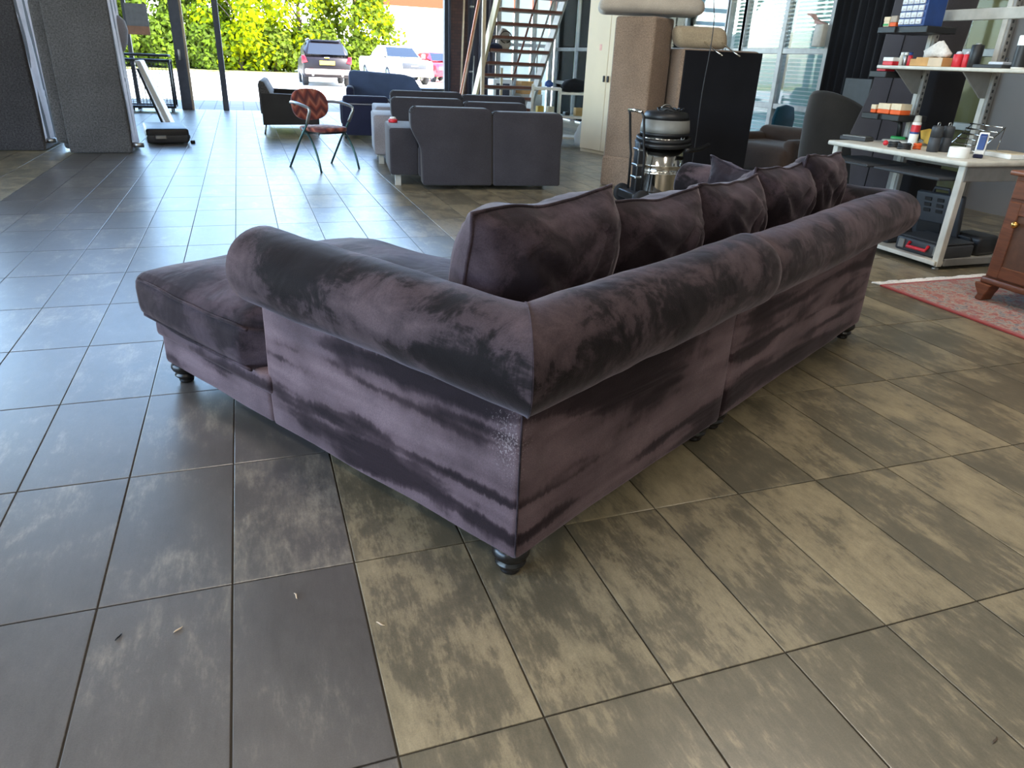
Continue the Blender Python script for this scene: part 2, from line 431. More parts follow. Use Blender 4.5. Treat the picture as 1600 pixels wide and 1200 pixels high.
for dk in (True, False):
    o = rest[dk].build('distant_dark_tiles' if dk else 'distant_beige_tiles', MAT['tile_dark' if dk else 'tile_beige'], fl); o['kind'] = 'stuff'

# ------------------------------------------------------------------ shell
struct(MB().box(HALL_X0-.3, 10.3, HALL_Y0-.3, HALL_Y1+.3, HALL_Z, HALL_Z+.3).build('ceiling', MAT['ceiling']))
struct(MB().box(HALL_X0-.3, 10.3, HALL_Y0-.3, HALL_Y0, -.25, HALL_Z).build('wall_back', MAT['white_plaster']))
lw = MB()
lw.box(-8.3, -8, -8, -4.2, -.25, HALL_Z); lw.box(-8.3, -8, -4.2, 6.2, -.25, .5); lw.box(-8.3, -8, -4.2, 6.2, 4.9, HALL_Z); lw.box(-8.3, -8, 6.2, 17.3, -.25, HALL_Z)
struct(lw.build('wall_left', MAT['white_plaster']))
wl = thing('window_1', 'tall glazed strip in the left wall of the hall', 'window'); del wl['category']; struct(wl)
fr = MB()
for k in range(5): y = -4.2+k*10.4/4; fr.box(-8.2, -8.1, y-.05, y+.05, .5, 4.9)
for z in (.55, 2.7, 4.85): fr.box(-8.2, -8.1, -4.2, 6.2, z-.05, z+.05)
fr.build('window_frame', MAT['dark_frame'], wl)

# glazed front: left bays, door posts, wide open bay
GF = 17.0
wf = thing('wall_front', 'glazed shopfront with dark grey posts and an open bay', 'wall'); del wf['category']; struct(wf)
for x, w in ((-7.9, .1), (-6.4, .08), (-4.9, .08), (-3.4, .08), (-1.98, .07), (4.4, .12)):
    MB().box(x-w/2, x+w/2, GF, GF+.16, 0, 6.6, .006).build('post', MAT['dark_frame'], wf)
dp = MB().box(-1.19, -1.0, GF-.02, GF+.2, 0, 6.6, .008).build('post', MAT['dark_frame'], wf)
MB().box(-1.0, -.955, GF+.03, GF+.12, 0, 6.6, .004).build('trim_strip', MAT['plank_wood'], wf)
hd = MB().box(-1.13, -1.08, GF-.06, GF-.02, .93, 1.13, .01, 2).build('handle', MAT['steel'], dp)
MB().box(-.40, -.285, GF, GF+.16, 0, 6.6, .008).build('post', MAT['dark_frame'], wf)
MB().box(-7.9, 4.4, GF+.02, GF+.14, 3.3, 3.42, .006).build('transom', MAT['dark_frame'], wf)
MB().box(-7.9, 4.4, GF, GF+.2, 6.35, 6.6).build('transom', MAT['dark_frame'], wf)
xs = [-7.9, -6.4, -4.9, -3.4, -1.98, -1.1, -.34]
for a, b in zip(xs[:-1], xs[1:]):
    MB().box(a+.05, b-.05, GF+.07, GF+.078, .02, 3.3).build('pane', MAT['glass'], wf)
for a, b in ((-7.9, -4.9), (-4.9, -1.98), (-1.98, 1.2), (1.2, 4.4)):
    MB().box(a+.04, b-.04, GF+.07, GF+.078, 3.42, 6.35).build('pane', MAT['glass'], wf)
# solid bay right of the opening: brown pier, dark ribbed cladding, then a screened window
m = NT('brown_brick'); v = m.coord('Object', (1, 1, 1))
mp = m.nd('ShaderNodeTexBrick'); mpp = m.nd('ShaderNodeMapping'); mpp.inputs['Rotation'].default_value = (PI/2, 0, 0)
m.link(m.nd('ShaderNodeTexCoord').outputs['Object'], mpp.inputs[0]); m.link(mpp.outputs[0], mp.inputs[0])
mp.inputs['Color1'].default_value = srgb(96, 70, 66); mp.inputs['Color2'].default_value = srgb(80, 60, 60); mp.inputs['Mortar'].default_value = srgb(70, 58, 58)
mp.inputs['Scale'].default_value = 4.0; m.set(Base_Color=mp.outputs[0], Roughness=.85); MAT['brown_brick'] = m.m
rb = thing('wall_front_solid', 'dark ribbed wall with a brown brick pier beside the open bay', 'wall'); del rb['category']; struct(rb)
MB().box(4.46, 4.86, GF-.02, GF+.3, -.1, 6.6, .01).build('brick_pier', MAT['brown_brick'], rb)
MB().box(4.86, 5.55, GF+.05, GF+.3, -.1, 6.6).build('wall_panel', MAT['dark_wall'], rb)
for k in range(4):
    x = 5.12+k*.11; MB().box(x, x+.055, GF-.02, GF+.06, 0, 6.6, .01).build('cladding_rib', MAT['dark_wall'], rb)
def window(name, n, label, a0, a1, rails, posts, plane, axis, screen, scr_mat, z1=6.6, post_w=.08, mat='frame_metal'):
    t = thing(name, label, 'window'); del t['category']; struct(t)
    def bx(p0, p1, z0, zz, d0, d1, bev=.004):
        return MB().box(p0, p1, plane+d0, plane+d1, z0, zz, bev) if axis == 'y' else MB().box(plane+d0, plane+d1, p0, p1, z0, zz, bev)
    for p in posts: bx(p-post_w/2, p+post_w/2, 0, z1, -.03, .07).build('window_post', MAT[mat], t)
    ps = sorted(posts)
    zs = [0]+list(rails)+[z1]
    for a, b in zip(ps[:-1], ps[1:]):
        for z in rails: bx(a+post_w/2, b-post_w/2, z-.035, z+.035, -.02, .06).build('window_rail', MAT[mat], t)
        for za, zb in zip(zs[:-1], zs[1:]):
            bx(a+post_w/2, b-post_w/2, za+.03, zb-.03, .015, .022, 0).build('pane', MAT['glass'], t)
        if screen == 'slats':
            mb = MB(); z = .06; SH = .027 if scr_mat == 'olive_blind' else .018
            while z < z1-.1:
                if axis == 'x': mb.add([(plane+.10, a+.05, z-SH), (plane+.10, b-.05, z-SH), (plane+.114, b-.05, z+SH), (plane+.114, a+.05, z+SH)], [(0, 1, 2, 3)])
                else: mb.add([(a+.05, plane+.10, z+.011), (b-.05, plane+.10, z+.011), (b-.05, plane+.128, z-.011), (a+.05, plane+.128, z-.011)], [(0, 1, 2, 3)])
                z += .05
            o = mb.build('blind_slats', MAT[scr_mat], t); o['kind'] = 'stuff'
        elif screen == 'panel':
            bx(a+.05, b-.05, .05, z1-.1, .11, .118, 0).build('roller_screen', MAT[scr_mat], t)
    return t
window('window_2', 2, 'screened window of blue grey panes behind the stairs', 5.95, 7, (.62, 1.52, 3.0), (5.60, 6.02, 6.46, 6.9), GF, 'y', 'panel', 'blue_screen', post_w=.08)
# right side: glazed office partition with slatted blinds
RZ = (.775, 1.47, 2.5)
window('window_3', 3, 'office partition with teal lit slatted blinds', 0, 0, RZ, (8.03, 8.92, 9.83), HALL_X1, 'x', 'slats', 'blind', post_w=.085)
window('window_4', 4, 'narrow clear bays of the office partition', 0, 0, RZ, (9.83, 10.24), HALL_X1, 'x', 'slats', 'blind', post_w=.07)
window('window_5', 5, 'pale frosted bays of the office partition', 0, 0, RZ, (10.27, 11.4, 12.6, 13.7), HALL_X1, 'x', 'panel', 'frosted', post_w=.07)
window('window_6', 6, 'bright bays with raised slatted blinds beside the stairs', 0, 0, RZ, (13.77, 14.9, 15.8, 16.95), HALL_X1, 'x', 'none', 'blind', post_w=.07)
window('window_7', 7, 'dim olive slatted blind behind the workbench', 0, 0, RZ, (5.62, 6.2, 6.9), HALL_X1, 'x', 'slats', 'olive_blind', post_w=.07)
wr = MB(); wr.box(7, 7.15, -8, 5.58, -.1, 6.6); wr.box(7.05, 7.15, 6.94, 7.98, 0, 6.6)
struct(wr.build('wall_right', MAT['grey_wall']))
# office behind the partition
of = MB(); of.box(10, 10.2, 3, 17.2, -.1, 1.9); of.box(10, 10.2, 3, 17.2, 2.9, 6.6); of.box(10, 10.2, 3, 4.5, .9, 2.9); of.box(10, 10.2, 16, 17.2, .9, 2.9); [of.box(10, 10.2, yy, yy+.25, .9, 2.9) for yy in (6.5, 8.5, 10.5, 12.5, 14.5)]; of.box(7.15, 10, 3, 3.2, -.1, 6.6)  # gaps in the unseen outer wall are added to brighten the office and blinds
struct(of.build('wall_office', MAT['white_plaster']))
window('window_8', 8, 'outer window of the office with pale slatted blinds', 0, 0, (.75, 2.6), (7.05, 8.0, 9.0, 9.96), GF, 'y', 'none', 'blind', post_w=.08)
bb = MB(); z = 1.05
while z < 3.4:
    bb.add([(7.1, 16.9, z+.006), (9.9, 16.9, z+.006), (9.9, 16.94, z-.006), (7.1, 16.94, z-.006)], [(0, 1, 2, 3)]); z += .05
o = bb.build('blind_slats', MAT['white_blind']); o['kind'] = 'structure'; o.name = 'blind_1'  # slatted blind inside the office's outer window
# black curtain closing the bay between partition and workbench
cu = MB(); n = 44; vs = []; fs = []
for k in range(n+1):
    y = 6.93+1.03*k/n; x = 6.93+.03*math.sin(k*1.15)+.012*math.sin(k*2.7)
    vs += [(x, y, 0.01), (x, y, 3.2), (x+.012, y, .01), (x+.012, y, 3.2)]
for k in range(n):
    a = 4*k; fs += [(a, a+4, a+5, a+1), (a+2, a+3, a+7, a+6), (a+1, a+5, a+7, a+3)]
cu.add(vs, fs, True)
tag(cu.build('curtain', MAT['black_cloth']), 'black full-height curtain hanging at the end of the glazed partition', 'curtain')

# ------------------------------------------------------------------ yard outside
m = NT('yard_concrete'); v = m.coord('World'); n = m.noise(v, .6, 5)
m.set(Base_Color=m.ramp(n, [(.3, srgb(206, 198, 186)), (.7, srgb(226, 218, 206))]), Roughness=.9); MAT['concrete'] = m.m
m = NT('paving'); bt = m.nd('ShaderNodeTexBrick'); m.link(m.coord('World'), bt.inputs[0]); bt.inputs['Scale'].default_value = 1.0
bt.offset = 0; bt.inputs['Brick Width'].default_value = .3; bt.inputs['Row Height'].default_value = .3; bt.inputs['Mortar Size'].default_value = .012
bt.inputs['Color1'].default_value = srgb(112, 112, 108); bt.inputs['Color2'].default_value = srgb(102, 102, 100); bt.inputs['Mortar'].default_value = srgb(74, 74, 72)
m.set(Base_Color=bt.outputs[0], Roughness=.85); MAT['paving'] = m.m
m = NT('grass'); n = m.noise(m.coord('World'), 6, 5); m.set(Base_Color=m.ramp(n, [(.3, srgb(130, 134, 60)), (.7, srgb(186, 176, 92))]), Roughness=.95); MAT['grass'] = m.m
struct(MB().box(-60, 80, 20.6, 120, -.3, -.03).build('yard_ground', MAT['concrete']), 'sunlit pale concrete yard')
struct(MB().box(-20, 30, 17.2, 20.6, -.3, -.02).build('pavement', MAT['paving']), 'grey block paving strip in front of the open bay')
gs = MB(); ny = 9
gs.box(-60, 60, 43.6, 70, -.2, .06)
g = gs.build('grass_verge', MAT['grass']); g['kind'] = 'structure'; g['label'] = 'dry grass strip at the foot of the fence'
# ------------------------------------------------------------------ the corner sofa
from mathutils import noise as mnoise
sofa = thing('corner_sofa', 'large dark purple velvet corner sofa with rolled back and chaise, seen from behind', 'sofa', SO, STH)
SL = 2.64
def shear(v): return Vector((v.x-.027*v.y, v.y, v.z))
def wob(v, amp, sc_=4.0): 
    return v+mnoise.noise_vector(v*sc_)*amp
def soft_panel(x0, x1, y0, y1, z0, z1, amp=.006, nx=14, ny=14, nz=8, bev=.018):
    b = bmesh.new(); bmesh.ops.create_cube(b, size=1)
    for v in b.verts: v.co = Vector(((x0+x1)/2+v.co.x*(x1-x0), (y0+y1)/2+v.co.y*(y1-y0), (z0+z1)/2+v.co.z*(z1-z0)))
    bmesh.ops.bevel(b, geom=b.edges[:], offset=bev, segments=3, profile=.5, affect='EDGES')
    for ax, n, lo, hi in ((0, nx, x0, x1), (1, ny, y0, y1), (2, nz, z0, z1)):
        for k in range(1, n):
            p = Vector((0, 0, 0)); p[ax] = lo+(hi-lo)*k/n; nn = Vector((0, 0, 0)); nn[ax] = 1
            bmesh.ops.bisect_plane(b, geom=b.verts[:]+b.edges[:]+b.faces[:], plane_co=p, plane_no=nn)
    for v in b.verts: v.co = wob(v.co, amp)
    return MB().bm(b, True)
soft_panel(0, .12, 0, 1.06, .075, .60, nx=1).xf(shear).build('side_panel', MAT['velvet_panel'], sofa)
soft_panel(.02, 1.106, 0, .12, .075, .60, ny=1).build('back_panel', MAT['velvet_panel'], sofa)
soft_panel(1.128, SL, .006, .12, .075, .60, ny=1, nx=22).build('back_panel', MAT['velvet_panel'], sofa)
soft_panel(SL-.12, SL, .12, 1.06, .075, .60, nx=1).build('far_arm_panel', MAT['velvet_panel'], sofa)
RC, RZC, RR = -.010, .633, .116
def roll(axis, c, zc, r, s0, s1, mit0=0, mit1=0, cap0=False, cap1=False, n=36, step=.03, sgn=1, seed=0, flat=0.0):
    """tube along 'x' or 'y'; c: axis offset in the other direction; mit: mitre slope at that end"""
    L = s1-s0; m = max(8, int(L/step)); rows = []
    ts = [i/m for i in range(m+1)]
    mb = MB(); vs = []; fs = []
    caps = [(1.0, 0)]
    def ring(s, rs, m0w, m1w):
        out = []
        for k in range(n):
            a = 2*PI*k/n; d = math.cos(a)*r*rs; z = math.sin(a)*r*rs*(1.0-flat)
            ss = s+m0w*mit0*d+m1w*mit1*d
            out.append(Vector((ss, c+d, zc+z)) if axis == 'x' else Vector((c+d, ss, zc+z)))
        return out
    seq = []
    if cap0: seq += [(s0-.034, .0), (s0-.034, .45), (s0-.026, .78), (s0-.010, .95)]
    for t in ts: seq.append((s0+L*t, 1.0))
    if cap1: seq += [(s1+.010, .95), (s1+.026, .78), (s1+.034, .45), (s1+.034, .0)]
    for s, rs in seq:
        t = (s-s0)/L; w0 = max(0, 1-t*4) if mit0 else 0; w1 = max(0, 1-(1-t)*4) if mit1 else 0
        R = ring(s, rs, w0, w1)
        for p in R:
            q = wob(p, .0035, 9.0); q = q+mnoise.noise_vector(p*2.2+Vector((seed, 0, 0)))*.006
            e = min(abs(s-s0), abs(s1-s))
            if (mit0 and t < .02) or (mit1 and t > .98): q = p
            vs.append(q)
    m2 = len(seq)
    for i in range(m2-1):
        for k in range(n): fs.append((i*n+k, i*n+(k+1) % n, (i+1)*n+(k+1) % n, (i+1)*n+k))
    mb.add(vs, fs, True); return mb
roll('y', RC, RZC, RR, RC, 1.0, mit0=1, cap1=True, seed=1).xf(shear).build('arm_roll', MAT['velvet_roll'], sofa)
roll('x', RC, RZC, RR, RC, 1.082, mit0=1, cap1=True, seed=2).build('back_roll', MAT['velvet_roll'], sofa)
roll('x', RC+.008, RZC-.006, RR-.006, 1.06, SL, mit1=-1, seed=3).build('back_roll', MAT['velvet_roll'], sofa)
roll('y', SL, RZC-.006, RR-.006, RC+.008, 1.08, mit0=-1, cap1=True, seed=4).build('far_arm_roll', MAT['velvet_roll'], sofa)
# seams along the mitre
mb = MB(); mb.tube([shear(Vector((RC+math.cos(a)*RR*1.012, RC+math.cos(a)*RR*1.012, RZC+math.sin(a)*RR*1.012))) for a in [2*PI*k/40 for k in range(40)]], .0013, 5, closed=True)
mb.build('mitre_seam', MAT['velvet_soft'], sofa)
# piping down the outer corner
mb = MB(); mb.tube([(.004, .002, z/20*.46+.09) for z in range(0, 21)], .0028, 6); mb.build('corner_piping', MAT['velvet_soft'], sofa)
# chaise
soft_panel(-.0, .97, 1.06, 1.80, .075, .245, .004, 8, 8, 4, .02).xf(shear).build('chaise_base', MAT['velvet_panel'], sofa)
soft_panel(-.012, .985, 1.03, 1.815, .190, .262, .004, 10, 8, 3, .02).xf(shear).build('chaise_band', MAT['velvet_panel'], sofa)
def cushion(x0, x1, y0, y1, z0, z1, crown, nx=28, ny=34, bev=.045, wr=.010, seed=0.0):
    b = bmesh.new(); bmesh.ops.create_cube(b, size=1)
    for v in b.verts: v.co = Vector(((x0+x1)/2+v.co.x*(x1-x0), (y0+y1)/2+v.co.y*(y1-y0), (z0+z1)/2+v.co.z*(z1-z0)))
    bmesh.ops.bevel(b, geom=b.edges[:], offset=bev, segments=4, profile=.55, affect='EDGES')
    for ax, n, lo, hi in ((0, nx, x0, x1), (1, ny, y0, y1), (2, 3, z0, z1)):
        for k in range(1, n):
            p = Vector((0, 0, 0)); p[ax] = lo+(hi-lo)*k/n; nn = Vector((0, 0, 0)); nn[ax] = 1
            bmesh.ops.bisect_plane(b, geom=b.verts[:]+b.edges[:]+b.faces[:], plane_co=p, plane_no=nn)
    for v in b.verts:
        s = (v.co.x-(x0+x1)/2)/((x1-x0)/2); t = (v.co.y-(y0+y1)/2)/((y1-y0)/2)
        w = max(0, (1-s**4))*max(0, (1-t**4))
        if v.co.z > (z0+z1)/2:
            v.co.z += crown*w+mnoise.noise(Vector((v.co.x*5+seed, v.co.y*3, 0)))*wr*(.4+w)
        bul = .014*(1-((v.co.z-(z0+z1)/2)/((z1-z0)/2))**2)
        if abs(s) > .9: v.co.x += math.copysign(bul*(1-t**6), s)
        if abs(t) > .9: v.co.y += math.copysign(bul*(1-s**6), t)
        v.co += mnoise.noise_vector(v.co*6)*.004
    return MB().bm(b, True)
def notch(v):
    if v.y < 1.085 and v.x < .135: return Vector((.135, v.y, v.z))
    return v
ch = cushion(-.035, 1.0, .14, 1.90, .25, .425, .075, bev=.055, wr=.016).xf(notch).xf(shear).build('chaise_cushion', MAT['velvet_soft'], sofa)
pp = MB()
for zz in (.408, .270):
    c = [(-.036, 1.09), (-.038, 1.5), (-.028, 1.84), (-.012, 1.872), (.02, 1.888), (.5, 1.904), (.95, 1.888), (.978, 1.86), (1.003, 1.4), (1.0, .95)]
    path = []
    for (ax, ay), (bx_, by) in zip(c[:-1], c[1:]):
        for k in range(6): path.append((ax+(bx_-ax)*k/6, ay+(by-ay)*k/6, zz+.003*math.sin(9*ax+7*ay+k)))
    pp.tube(path, .006, 6)
pp.xf(shear).build('cushion_piping', MAT['velvet_soft'], sofa)
soft_panel(.97, SL-.12, .12, .92, .075, .29, .003, 8, 4, 3).build('seat_base', MAT['velvet_panel'], sofa)
cushion(1.005, 1.79, .14, .97, .28, .43, .04, 12, 12).build('seat_cushion', MAT['velvet_soft'], sofa)
cushion(1.795, SL-.125, .14, .97, .28, .43, .04, 12, 12, seed=3).build('seat_cushion', MAT['velvet_soft'], sofa)
lp = [(.020, 0), (.026, .004), (.028, .012), (.024, .018), (.035, .024), (.041, .031), (.041, .036), (.033, .041), (.034, .044), (.046, .054), (.051, .066), (.049, .078), (.04, .088)]
lm = None
for lx, ly in ((.045, .05), (1.05, .062), (1.185, .062), (SL-.06, .055), (.045, 1.74), (.92, 1.74), (SL-.07, .99), (1.2, .85)):
    if lm is None: o = MB().lathe(lp, 24).build('leg', MAT['black_wood'], sofa); lm = o.data
    else: o = bpy.data.objects.new('leg', lm); COL.objects.link(o); o.parent = sofa
    p = shear(Vector((lx, ly, 0))); o.location = p

# loose cushions along the back
def pillow_mesh(w, h, t, seed, n=26, fold=.02, sag=.0):
    vs = []; fs = []
    def pt(s, q, side):
        bow = .025
        x = w/2*s*(1-bow*(1-q*q)); y = h/2*q*(1-bow*(1-s*s))
        e = max(0, 1-abs(s)**3.2)*max(0, 1-abs(q)**3.2)
        th = t/2*(e**.55)
        p = Vector((x, y, 0)); r_ = max(abs(s), abs(q))
        th += mnoise.noise(Vector((x*7+seed, y*7, side*3)))*fold*min(1, e*5)
        # creases running in from the corners and the edge seams
        th += fold*.9*math.sin(math.atan2(q-.9, s-.6)*13+seed)*e*math.exp(-((s-.6)**2+(q-.9)**2)*1.6)+fold*.8*math.sin(math.atan2(q-.9, s+.8)*11+seed)*e*math.exp(-((s+.8)**2+(q-.9)**2)*1.8)
        y2 = y-sag*(1-s*s)*(q+1)/2+mnoise.noise(Vector((s*2.2+seed, q*1.5, 0)))*.014
        return Vector((x+mnoise.noise(Vector((seed, q*2.1, s)))*.012, y2, side*th))
    for side in (1, -1):
        o = len(vs)
        for i in range(n+1):
            for j in range(n+1): vs.append(pt(-1+2*i/n, -1+2*j/n, side))
        for i in range(n):
            for j in range(n):
                a = o+i*(n+1)+j; q = (a, a+n+1, a+n+2, a+1)
                fs.append(q if side > 0 else q[::-1])
    edge = [pt(-1+2*i/n, -1, 0) for i in range(n)]+[pt(1, -1+2*i/n, 0) for i in range(n)]+[pt(1-2*i/n, 1, 0) for i in range(n)]+[pt(-1, 1-2*i/n, 0) for i in range(n)]
    return vs, fs, edge
def pillow(u, v, z, w, h, t, seed, label, yaw=0.0, lean=.18, rolla=0.0, sag=.012):
    vs, fs, edge = pillow_mesh(w, h, t, seed, sag=sag)
    o = MB().add(vs, fs, True).build('cushion', MAT['velvet_soft'])
    MB().tube(edge, .0055, 6, closed=True).build('piping', MAT['velvet_soft'], o)
    P = SO+SU*u+SV*v; P.z = z
    base = MT((0, 0, 0), SU, Vector((0, 0, 1)), -SV)   # local z looks back toward the viewer
    R = Matrix.Rotation(yaw, 4, 'Z')
    L = Matrix.Rotation(lean, 4, 'X'); K = Matrix.Rotation(rolla, 4, 'Z')
    o.matrix_world = Matrix.Translation(P) @ R @ base @ L @ K
    tag(o, label, 'cushion', 'loose velvet cushions along the sofa back'); return o
pillow(.385, .30, .665, .585, .47, .31, 1.3, 'largest dark velvet cushion, nearest the sofa corner and chaise', .02, .16, .015)
pillow(.925, .295, .64, .52, .44, .29, 5.1, 'second velvet cushion from the sofa corner with creased top seam', -.02, .16, .0, .014)
pillow(1.43, .295, .64, .50, .44, .29, 9.7, 'third velvet cushion from the sofa corner, middle of the row', .03, .16, .0, .014)
pillow(1.92, .295, .655, .50, .45, .28, 12.9, 'fourth velvet cushion from the sofa corner with pointed top corner', -.03, .14, -.02)
pillow(2.315, .27, .665, .45, .46, .22, 17.3, 'fifth velvet cushion, farthest along the sofa back', .03, .12, -.03)
pillow(2.36, .62, .615, .42, .38, .16, 21.9, 'velvet cushion leaning against the far arm of the sofa', 1.15, -.28, .06)
# ------------------------------------------------------------------ unseen ceiling luminaires, added as warm fill for the hall
m = NT('fill_glow'); m.set(Base_Color=WHITE, Emission_Color=(1, .88, .72, 1), Emission_Strength=1.0); MAT['fill_diffuser'] = m.m
def luminaire(x, y, lab):
    t = thing('ceiling_fill_light', lab, 'fill lamp', (x, y, 5.6), 0, 'ceiling luminaires added for fill')
    MB().box(-.16, .16, -.9, .9, .02, .1, .01).build('housing', MAT['white_metal'], t)
    MB().box(-.14, .14, -.88, .88, .0, .02).build('fill_diffuser', MAT['fill_diffuser'], t)
    for s in (-.7, .7): MB().tube([(0, s, .1), (0, s, 1.0)], .006, 6).build('suspension_wire', MAT['steel'], t)
    l = bpy.data.lights.new('fill_area_light', 'AREA'); l.shape = 'RECTANGLE'; l.size = .28; l.size_y = 1.76; l.energy = FILL_W; l.color = (1, .9, .77)
    o = bpy.data.objects.new('fill_area_light', l); COL.objects.link(o); o.parent = t; o.location = (0, 0, -.015)
FILL_W = 22
for x, y, lab in ((-4.5, -4.0, 'ceiling luminaire added for fill by the left windows, behind the viewer'), (-.5, -4.0, 'ceiling luminaire added for fill behind the viewer, middle of the hall'), (3.5, -4.0, 'ceiling luminaire added for fill behind the viewer, on the chest side'),
        (-4.5, 2.5, 'ceiling luminaire added for fill by the left windows, level with the corner sofa'), (-.5, 2.5, 'ceiling luminaire added for fill above the chaise end of the corner sofa'), (3.5, 2.5, 'ceiling luminaire added for fill above the rug and workbench')):
    luminaire(x, y, lab)
# ------------------------------------------------------------------ grey sofas in the middle distance
def back_piece(x0, x1, z0, z1, flare0=0.0, flare1=0.0, y0=0.0, t=.2):
    """upright back cushion with rounded shoulders; flare widens the top sideways"""
    pts = [(x0+.004, z0), (x1-.004, z0)]
    h = z1-z0
    for k in range(7):
        a = k/6; s = a*a*(3-2*a); pts.append((x1+flare1*s, z0+h*(.42+.36*a)))
    for k in range(1, 6): an = k/5*PI/2; pts.append((x1+flare1-.06+.06*math.cos(an), z1-.06+.06*math.sin(an)))
    for k in range(0, 6): an = PI/2+k/5*PI/2; pts.append((x0-flare0+.06+.06*math.cos(an), z1-.06+.06*math.sin(an)))
    for k in range(6, -1, -1):
        a = k/6; s = a*a*(3-2*a); pts.append((x0-flare0*s, z0+h*(.42+.36*a)))
    cl = []
    for p in pts:
        if not cl or (abs(p[0]-cl[-1][0])+abs(p[1]-cl[-1][1])) > 1e-4: cl.append(p)
    mb = MB().prism(cl, 'y', y0, y0+t, .02, 2)
    # the back leans: its foot reaches further toward the viewer
    return mb.xf(lambda v: Vector((v.x, v.y+.16*(v.z-z0)-.04, v.z)))
def grey_sofa(loc, rz, label, w=1.42, zt=.76, arm_mat='grey_fabric', legm='steel', two=True):
    t = thing('two_seat_sofa', label, 'sofa', loc, rz, 'grey two-seat sofas in a row')
    MB().box(-.02, w+.02, .14, .92, .10, .40, .03, 2).build('seat_base', MAT['grey_fabric'], t)
    for a, b in ((.0, w/2), (w/2, w)): MB().box(a+.004, b-.004, .22, .95, .38, .47, .03, 3).build('seat_cushion', MAT['grey_fabric'], t)
    back_piece(0, w/2-.002, .045, zt, .10, 0).build('backrest', MAT['grey_fabric'], t)
    back_piece(w/2+.002, w, .045, zt-.025, 0, .02).build('backrest', MAT['grey_fabric'], t)
    for a in (-.30, w-.30):
        MB().box(a, a+.29, .17, 1.02, .11, .56, .025, 3).build('armrest', MAT[arm_mat], t)
    for a in (-.22, w-.15):
        for b in (.26, .94): MB().box(a-.03, a+.03, b-.03, b+.03, 0, .115, .003).build('leg', MAT['pale_grey_metal'], t)
    return t
grey_sofa((1.60, 7.16, 0), math.radians(-7), 'charcoal two-seat sofa nearest the viewer of the row, back turned', 1.42, .765)
grey_sofa((1.70, 8.72, 0), math.radians(-7), 'charcoal sofa in the middle of the row, pale grey arm showing', 1.50, .765, 'light_grey_fabric')
grey_sofa((1.96, 10.15, 0), math.radians(-6), 'charcoal sofa farthest back of the row of three', 1.75, .775, 'light_grey_fabric')
# ashtray-like little dish on the arm of the nearest sofa
p = F(618, 182, .56)
t = thing('small_tin', 'small red and white tin on the arm of the nearest charcoal sofa', 'tin', (1.47, 7.95, .562))
MB().lathe([(.045, 0), (.048, .004), (.048, .03), (.044, .034)], 16).build('tin_body', MAT['red_plastic'], t)
MB().lathe([(.0, 0.034), (.03, .034), (.034, .05), (.02, .056)], 14).build('tin_contents', MAT['white_paint'], t)
# dark armchair seen from behind
t = thing('armchair', 'navy boxy armchair with its back to the viewer beside the patterned chair', 'armchair', (1.40, 11.75, 0), math.radians(-6))
MB().box(0, .72, 0, .80, .05, .42, .02, 2).build('seat_base', MAT['navy_fabric'], t)
MB().box(0, .72, -.02, .16, .05, .50, .03, 3).build('back_panel', MAT['navy_fabric'], t)
MB().box(.02, .70, -.02, .22, .50, .62, .045, 3).build('back_cushion', MAT['navy_fabric'], t)
MB().box(-.02, .74, -.03, .80, .495, .512, .006).build('piping', MAT['light_grey_fabric'], t)
for a in (-.02, .60): MB().box(a, a+.14, .1, .8, .2, .5, .03, 3).build('armrest', MAT['navy_fabric'], t)
MB().box(.02, .70, .15, .78, .42, .56, .04, 3).build('seat_cushion', MAT['blue_grey_fabric'], t)
for a in (.05, .67):
    for b in (.05, .75): MB().lathe([(.02, 0), (.025, .055)], 10, (a, b, 0)).build('leg', MAT['black_plastic'], t)
# blue grey sofa farther away facing the viewer
t = thing('sofa', 'blue grey high-backed sofa facing the viewer near the open bay', 'sofa', (1.72, 12.9, 0), math.radians(-8))
MB().prism([(-.06, .30), (1.18, .30), (1.22, .62), (1.06, .86), (.9, .9), (.0, .94), (-.05, .9)], 'y', .55, .78, .05, 3).build('backrest', MAT['blue_grey_fabric'], t)
MB().box(0, 1.15, -.12, .6, .1, .36, .03, 2).build('seat_base', MAT['navy_fabric'], t)
MB().box(.12, 1.1, -.14, .58, .36, .50, .05, 3).build('seat_cushion', MAT['navy_fabric'], t)
MB().box(-.10, .03, -.1, .78, .1, .70, .05, 3).build('armrest', MAT['navy_fabric'], t)
MB().box(1.12, 1.25, -.1, .78, .1, .56, .05, 3).build('armrest', MAT['navy_fabric'], t)
for a in (.0, 1.15):
    for b in (-.05, .7): MB().box(a-.02, a+.02, b-.02, b+.02, 0, .11).build('leg', MAT['steel'], t)
# round side table by the jamb
t = thing('side_table', 'small round dark table behind the blue grey sofa', 'table', (3.35, 14.6, 0))
MB().lathe([(.0, .60), (.36, .60), (.37, .61), (.37, .63), (.36, .64), (0, .64)], 28).build('table_top', MAT['dark_plastic'], t)
MB().lathe([(.03, .02), (.03, .6)], 12).build('pedestal', MAT['steel'], t)
MB().lathe([(.22, 0), (.22, .015), (.03, .03)], 24).build('base', MAT['steel'], t)
